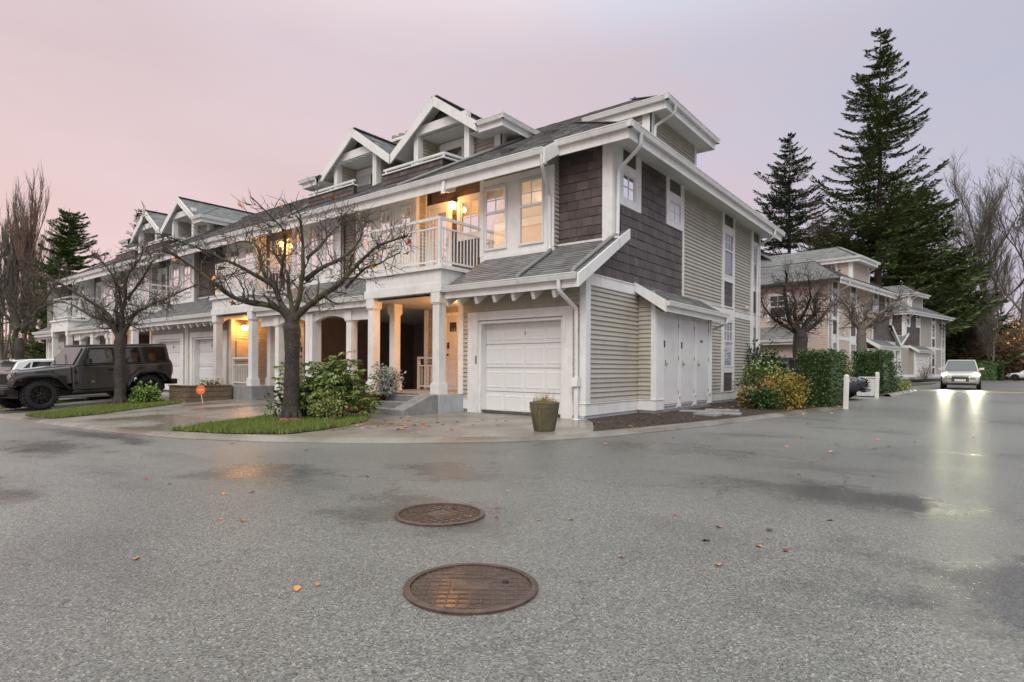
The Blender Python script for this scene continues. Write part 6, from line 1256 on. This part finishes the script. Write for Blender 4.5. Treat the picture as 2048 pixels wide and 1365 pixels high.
        q = MB(); q.box(.43 * L, .47 * L, s * hw - .012, s * hw + .018, zb - .20, zb - .165); q.box(.22 * L, .26 * L, s * hw - .012, s * hw + .018, zb - .19, zb - .155); q.build('door_handle', paint, V)
    q = MB(); f0, f1 = .725, .553; q.add([(f0 * L, -hwz(zb) + .06, zb + .025), (f0 * L, hwz(zb) - .06, zb + .025), (f1 * L, hwz(H * .94) - .05, H * .948), (f1 * L, -hwz(H * .94) + .05, H * .948)], [(0, 1, 2, 3)]); 
    for i, p in enumerate(q.v): q.v[i] = (p[0] + .02, p[1], p[2] + .014)
    q.build('windshield', 'glass_dark', V)
    q = MB(); q.add([(.03 * L - .012, -hwz(zb) + .10, zb + .08), (.03 * L - .012, hwz(zb) - .10, zb + .08), ((.035 + rear_slope * .6) * L - .016, hwz(H) - .05, H * .915), ((.035 + rear_slope * .6) * L - .016, -hwz(H) + .05, H * .915)], [(0, 1, 2, 3)]); q.build('rear_window', 'glass_tinted', V)
    q = MB(); q.prism([((.03 + rear_slope * .5) * L, -hwz(H) + .02, H * .93), ((.01 + rear_slope * .45) * L, -hwz(H) + .06, H * .945), ((.07 + rear_slope) * L, -hwz(H) + .02, H - .02)], (0, 2 * hwz(H) - .04, 0)); q.build('spoiler', paint, V, fix=True)
    q = MB(); q.hexa([(.972 * L, -hw * .50, .47), (1.008 * L, -hw * .42, .47), (1.008 * L, hw * .42, .47), (.972 * L, hw * .50, .47), (.965 * L, -hw * .46, zb - .26), (.998 * L, -hw * .40, zb - .29), (.998 * L, hw * .40, zb - .29), (.965 * L, hw * .46, zb - .26)]); gr = q.build('grille', 'jeep_black', V)
    q = MB(); q.box(.985 * L, 1.004 * L + .01, -hw * .45, hw * .45, zb - .285, zb - .265); q.box(.99 * L, 1.012 * L, -hw * .40, hw * .40, .55, .565); q.build('grille_bar', 'chrome', gr)
    q = MB(); q.box(.97 * L, 1.0 * L + .012, -hw * .78, hw * .78, .27, .36); q.build('lower_bumper', 'jeep_black', V, bevel=.02)
    q = MB(); q.box(1.008 * L, 1.008 * L + .012, -.26, .26, .48, .60); q.build('number_plate', 'paint_white', V)
    q = MB(); q.box(.01 * L - .03, .02 * L, -hw * .7, hw * .7, .34, .50); q.build('rear_bumper', 'jeep_black', V, bevel=.02)
    return V
def place_center(px, depth, z=.0): return at(px, depth, z)
# silver-beige car driving towards the viewpoint with its headlights on
FX, FY_ = 5.76, 32.4; fc = car('approaching_car', 'silver car driving up the wet lane with headlights on', (FX - .03, FY_ + 4.55, 0), R_(-90.5), 4.55, 1.88, 1.78, 'paint_silver', lit=True)
for s in (-1, 1):
    d = bpy.data.lights.new('headlight_beam', 'SPOT'); d.energy = 200; d.color = (1, .96, .66); d.spot_size = R_(60); d.spot_blend = .6; d.shadow_soft_size = .22
    o = bpy.data.objects.new('headlight_beam', d); COL.objects.link(o); o.parent = fc; o.location = (4.62, s * .70, .80); o.rotation_euler = Vector((1, 0, -.055)).to_track_quat('-Z', 'Y').to_euler()
car('parked_car', 'black car nosing out between the clipped hedges', (-1.35, 14.4, .03), R_(0), 4.6, 1.86, 1.55, 'paint_black', group='parked cars')
ang = math.atan2(-fw.y, -fw.x)
def rearat(x, y): return (x, y, .04)
car('parked_car', 'white hatchback parked nose-in behind the dark off-road vehicle', (-18.25, -5.8, -.25), ang, 4.3, 1.84, 1.56, 'paint_white', rear_slope=.12, group='parked cars')
car('parked_car', 'blue hatchback at the left edge with its red tail light showing', (-21.7, -5.6, -.30), ang, 4.2, 1.84, 1.50, 'paint_blue', rear_slope=.08, group='parked cars')
car('parked_car', 'white car at the far right edge before the thicket', at(2118, 66, 0), R_(170), 4.5, 1.82, 1.55, 'paint_white', group='parked cars')
# ------------------------------------------------------------------ small things
def manhole(x, y, label, rz, wet):
    T = empty('manhole_cover', (x, y, .0085), rz); tag(T, label, 'manhole', 'manhole covers in the road')
    r = MB(); r.lathe([(.330, -.03), (.330, .004), (.325, .007), (.298, .007), (.296, -.008)], 56, (0, 0, 0)); r.build('frame_ring', 'rusty_iron', T, smooth=40)
    b = MB(); b.poly([(.2955 * math.cos(k * math.pi / 28), .2955 * math.sin(k * math.pi / 28), -.0008) for k in range(56)]); b.build('lid_plate', 'iron_dark', T)
    p = .054
    for ax in (0, 1):
        for i in range(-5, 6):
            o_ = i * p + .004; hl = math.sqrt(max(.0, .292 ** 2 - o_ ** 2))
            cuts = [-hl, -.10, .10, hl] if abs(o_) < .075 and hl > .12 else [-hl, hl]
            for a_, b_ in ((cuts[0], cuts[1]),) if len(cuts) == 2 else ((cuts[0], cuts[1]), (cuts[2], cuts[3])):
                q = MB(); e = .0055
                if ax == 0: q.hexa([(a_, o_ - e, -.0053), (b_, o_ - e, -.0053), (b_, o_ + e, -.0053), (a_, o_ + e, -.0053), (a_, o_ - e * .5, .003), (b_, o_ - e * .5, .003), (b_, o_ + e * .5, .003), (a_, o_ + e * .5, .003)])
                else: q.hexa([(o_ - e, a_, -.0053), (o_ + e, a_, -.0053), (o_ + e, b_, -.0053), (o_ - e, b_, -.0053), (o_ - e * .5, a_, .0026), (o_ + e * .5, a_, .0026), (o_ + e * .5, b_, .0026), (o_ - e * .5, b_, .0026)])
                q.build('lid_ridge', 'rusty_iron', T)
    q = MB(); q.box(-.088, .088, -.05, .05, -.0052, .0015); q.build('lid_plaque', 'rusty_iron', T)
    q = MB(); q.lathe([(.016, -.005), (.016, .0052), (.006, .0052)], 12, (.17, .06, 0)); q.build('lift_hole', 'black_metal', T)
manhole(4.26, -8.21, 'rusty manhole cover nearest the viewpoint', R_(38), False); manhole(3.12, -7.28, 'dark wet manhole cover farther from the viewpoint', R_(80), True)
# big planter pot in front of the garage
T = empty('flower_pot', (.61, -2.32, .045)); tag(T, 'mossy brown ceramic pot with dried plants in front of the garage', 'flower pot')
q = MB(); q.lathe([(.0, .0), (.165, .0), (.18, .03), (.215, .22), (.238, .36), (.236, .375), (.243, .39), (.241, .41), (.246, .44), (.252, .47), (.236, .48), (.222, .475), (.216, .44), (.0, .44)], 40); q.build('pot', 'clay_pot', T, smooth=35)
q = MB(); q.lathe([(.0, .443), (.215, .443), (.21, .446), (.0, .46)], 24); q.build('soil', 'soil', T)
q = MB(); r_ = random.Random(3)
for i in range(230):
    a, d = r_.uniform(0, 6.28), r_.uniform(0, .2); x, y = d * math.cos(a), d * math.sin(a); h = r_.uniform(.03, .12) if r_.random() < .8 else r_.uniform(.12, .24); q.tube([(x, y, .445), (x + r_.gauss(0, .02), y + r_.gauss(0, .02), .445 + h * .6), (x + r_.gauss(0, .05), y + r_.gauss(0, .05), .445 + h)], [.003, .0026, .001], 3, False)
for i in range(5): a = r_.uniform(3.6, 5.8); q.tube([(.2 * math.cos(a), .2 * math.sin(a), .45), (.26 * math.cos(a), .26 * math.sin(a), .42), (.25 * math.cos(a) + r_.gauss(0, .02), .25 * math.sin(a), .25), (.235 * math.cos(a), .235 * math.sin(a), r_.uniform(.03, .18))], [.004, .004, .003, .002], 3, False)
q.build('dried_stems', 'straw', T, kind='stuff')
# wooden planter beside number 21 with orange notice
T = empty('timber_planter', (-12.72, -.86, -.05)); tag(T, 'weathered timber planter box below the lit porch', 'planter')
for i in range(3):
    z0, z1 = i * .17, i * .17 + .163
    q = MB(); q.box(-.10, 0, -1.42, 0, z0, z1); q.build('plank', 'planter_wood', T, bevel=.012); q = MB(); q.box(-1.2, -.101, -1.42, -1.32, z0, z1); q.build('plank', 'planter_wood', T, bevel=.012)
q = MB(); q.box(-.14, .03, -1.46, .0, .512, .545); q.build('cap_plank', 'planter_wood', T, bevel=.008); q = MB(); q.box(-1.2, -.141, -1.46, -1.28, .512, .545); q.build('cap_plank', 'planter_wood', T, bevel=.008); q = MB(); q.box(-1.2, -.1, -1.32, 0, .02, .49); q.build('soil', 'soil', T)
bush('bedding_plants', (-13.0, -1.4, .44), (.3, .5, .24), 'few withered plants in the timber planter', 'leaf_redgreen', 160, .08, 91, shell=.2)
T = empty('garden_sign', (-11.95, -2.15, -.02), R_(40)); tag(T, 'round orange sign on a white stake before the timber planter', 'sign')
q = MB(); q.bar((.03, 0, 0), (-.03, 0, .30), .022, .014); q.build('stake', 'post_white', T)
q = MB(); q.lathe([(.0, -.008), (.135, -.008), (.135, .008), (.0, .008)], 32, (-.03, -.015, .40), 'y'); q.build('disc', 'sign_orange', T, smooth=30)
q = MB(); q.box(-.11, .05, -.026, -.0235, .395, .415); q.box(-.08, .02, -.026, -.0235, .37, .38); q.build('sign_lettering', 'paper_cream', T)
# red clay planter by the porch steps, with the sage
T = empty('clay_planter', (-4.75, -1.25, .045), R_(0)); tag(T, 'low rust-red planter box left of the porch steps', 'planter')
q = MB(); q.hexa([(-.5, -.42, 0), (-.02, -.42, 0), (-.02, .42, 0), (-.5, .42, 0), (-.56, -.46, .38), (.03, -.46, .38), (.03, .46, .38), (-.56, .46, .38)]); q.build('planter_box', 'red_planter', T, bevel=.015); q = MB(); q.box(-.5, -.03, -.40, .40, .375, .392); q.build('soil', 'soil', T)
T.location = (-4.90, -1.5, .045)
# bollards
for (x, y, h, lab) in ((3.43, 8.35, .92, 'nearer white wooden bollard at the kerb'), (3.31, 16.3, .98, 'farther white bollard before the pale utility box')):
    q = MB(); q.box(-.065, .065, -.065, .065, -.02, h); q.hexa([(-.065, -.065, h), (.065, -.065, h), (.065, .065, h), (-.065, .065, h), (-.03, -.03, h + .04), (.03, -.03, h + .04), (.03, .03, h + .04), (-.03, .03, h + .04)]); o = q.build('bollard', 'post_white', None); o.location = (x, y, 0); o.rotation_euler = (0, R_(1.2), .2); tag(o, lab, 'bollard', 'white bollards at the kerb')
T = empty('utility_box', (2.95, 17.7, .03)); tag(T, 'pale grey utility box behind the farther bollard', 'utility box'); q = MB(); q.box(-.45, .25, -.4, .4, 0, .74); q.build('cabinet', 'post_white', T, bevel=.02); q = MB(); q.box(-.48, .28, -.43, .43, .74, .78); q.build('lid', 'post_white', T, bevel=.01)
# bins in the carport
for i, (x, y) in enumerate(((-7.0, 3.1), (-7.75, 3.4))):
    T = empty('wheelie_bin', (x, y, .06), .2); tag(T, ('grey wheelie bin in the carport nearer the porch', 'grey wheelie bin deeper in the carport')[i], 'bin', 'bins in the carport')
    q = MB(); q.hexa([(-.24, -.26, .05), (.24, -.26, .05), (.24, .26, .05), (-.24, .26, .05), (-.3, -.33, .98), (.3, -.33, .98), (.3, .33, .98), (-.3, .33, .98)]); q.build('bin_body', 'grey_plastic', T, bevel=.02); q = MB(); q.hexa([(-.32, -.35, .98), (.32, -.35, .98), (.32, .36, .98), (-.32, .36, .98), (-.28, -.28, 1.06), (.28, -.28, 1.06), (.28, .33, 1.06), (-.28, .33, 1.06)]); q.build('lid', 'dark_plastic', T, bevel=.015)
    for s in (-.22, .22): q = MB(); q.lathe([(.0, -.03), (.09, -.03), (.09, .03), (.0, .03)], 14, (s, .24, .09), 'x'); q.build('wheel', 'jeep_black', T)
# notice beside the lit porch of number 21
q = MB(); q.box(0, .02, -.22, .22, -.30, .30); o = q.build('notice_board', 'paper_cream', None); o.location = (-14.475, .40, 1.72); tag(o, 'cream notice sheet on the siding under the orange porch lamp', 'notice')
# coiled string lights on the second dormer are left as tiny dots
sl = MB(); lx = -10.95
for i in range(46):
    u = i / 45; x = -12.25 + 2.3 * u; sag = .05 + .05 * abs(math.sin(u * 18)); sl.lathe([(.0, -.02), (.018, 0), (.0, .02)], 5, (x, 2.62, 8.50 - sag))
for i in range(20): sl.lathe([(.0, -.02), (.016, 0), (.0, .02)], 5, (-12.26 + .02 * math.sin(i), 2.65, 8.4 - i * .06)); sl.lathe([(.0, -.02), (.016, 0), (.0, .02)], 5, (-9.97 + .02 * math.sin(i), 2.65, 8.4 - i * .06))
o = sl.build('string_lights', 'paint_white'); o['kind'] = 'stuff'; o['label'] = 'string of tiny unlit lights along the second dormer'; o['category'] = 'string lights'
# basketball hoop
T = empty('basketball_hoop', (6.05, 95.5, .4), R_(0)); tag(T, 'white framed basketball hoop beyond the approaching car', 'basketball hoop')
q = MB(); q.tube([(0, .6, 0), (0, .6, 2.6), (0, .1, 3.2)], .06, 8); q.build('pole', 'black_metal', T); q = MB(); q.box(-.95, .95, -.01, .03, 2.85, 3.95); q.build('backboard', 'glass_dark', T)
q = MB()
for a in ((-.95, .95, 2.85, 2.93), (-.95, .95, 3.87, 3.95), (-.95, -.87, 2.93, 3.87), (.87, .95, 2.93, 3.87), (-.33, .33, 3.05, 3.10), (-.33, .33, 3.48, 3.53), (-.33, -.28, 3.10, 3.48), (.28, .33, 3.10, 3.48)): q.box(a[0], a[1], -.035, -.012, a[2], a[3])
q.build('board_frame', 'paint_white', T); q = MB(); q.tube([(.23 * math.cos(t / 12 * 6.283), -.27 + .23 * math.sin(t / 12 * 6.283), 3.05) for t in range(13)], .02, 6); q.build('rim', 'sign_orange', T)
q = MB()
for k in range(12): a = k / 12 * 6.283; q.tube([(.22 * math.cos(a), -.27 + .22 * math.sin(a), 3.04), (.12 * math.cos(a + .4), -.27 + .12 * math.sin(a + .4), 2.6)], .012, 4)
q.build('net', 'paint_white', T)
# bricks and stones around the trunks
for i, (x, y, z, a, lab) in enumerate(((-3.90, -4.30, .05, .4, 'brick against the nearest cherry trunk'), (-3.80, -4.15, .05, 1.2, 'second brick beside the nearest cherry trunk'), (-14.2, -2.4, -.04, 1.9, 'red brick edging at the second cherry tree'), (-14.0, -2.05, -.03, 1.8, 'red brick edging nearest the timber planter'))):
    q = MB(); q.box(-.10, .10, -.05, .05, 0, .065); o = q.build('loose_brick', 'brick_red', None, bevel=.008); o.location = (x, y, z); o.rotation_euler = (.05, .1, a); tag(o, lab, 'brick', 'loose bricks by the trunks')
# fallen leaves
lfm = [leaf_card(.085, 0), leaf_card(.085, 1)]; proto = []
for k in ('leaf_orange', 'leaf_dry', 'leaf_yellow', 'leaf_rust'): proto += [lfm[0].build('fallen_leaf', k), lfm[1].build('fallen_leaf', k)]
used = set(); r_ = random.Random(19)
def drop(x, y, z, cols, label, s=1.0):
    k = r_.choice(cols) * 2 + r_.randrange(2); rot = (r_.gauss(0, .12), r_.gauss(0, .12), r_.uniform(0, 6.3)); sc_ = s * r_.uniform(.6, 1.2)
    if k not in used: used.add(k); o = proto[k]; o.location = (x, y, z + hz(x, y)); o.rotation_euler = rot; o.scale = (sc_,) * 3
    else: o = inst(proto[k], (x, y, z + hz(x, y)), rot, sc_)
    nm_l = ('oval ', 'lobed ')[k % 2] + ('orange', 'tan', 'yellow', 'rust-red')[k // 2] + ' leaf ' + label; tag(o, nm_l, 'leaf', 'fallen leaves ' + label)
for i in range(64): drop(r_.gauss(-2.3, .75), r_.gauss(-3.6, .6), .056, [0, 1, 1, 3], 'on the wet driveway beside the rhododendron')
for i in range(26): drop(r_.uniform(-2.4, .4), r_.uniform(-4.4, -1.3), .056, [0, 1, 3], 'on the driveway in front of the garage')
for i in range(44): drop(r_.uniform(.9, 2.7), r_.uniform(3.5, 8.2), .075, [0, 1, 2, 1], 'on the dark mulch by the shrubs')
for i in range(20): drop(r_.uniform(2.7, 3.7), r_.uniform(5.2, 9.5), .012 if i % 2 else .07, [0, 2], 'along the kerb by the golden shrub')
for i in range(16): drop(r_.uniform(.5, 1.7), r_.uniform(-1.2, 2.2), .075, [1, 1, 2], 'on the mulch below the plain side wall', .6)
for i in range(80):
    q = at(r_.uniform(200, 1950), r_.uniform(2.6, 12)); 
    if q.y > -5.9 and q.x < 1.9 or (q.y > -1.2 and q.x < 3.3): continue
    drop(q.x, q.y, .006, [0, 1, 1, 3], 'lying alone on the open wet road', .7)
for i in range(18): drop(r_.uniform(-10, -5.8), r_.uniform(-6, -2), .056, [1, 3], 'on the driveway left of the grass strip')
for i in range(30): drop(r_.gauss(-13.2, .5), r_.gauss(-2.55, .25), .075, [1, 1, 0], 'heaped at the timber planter')
for i, o in enumerate(proto):
    if i not in used: bpy.data.objects.remove(o)
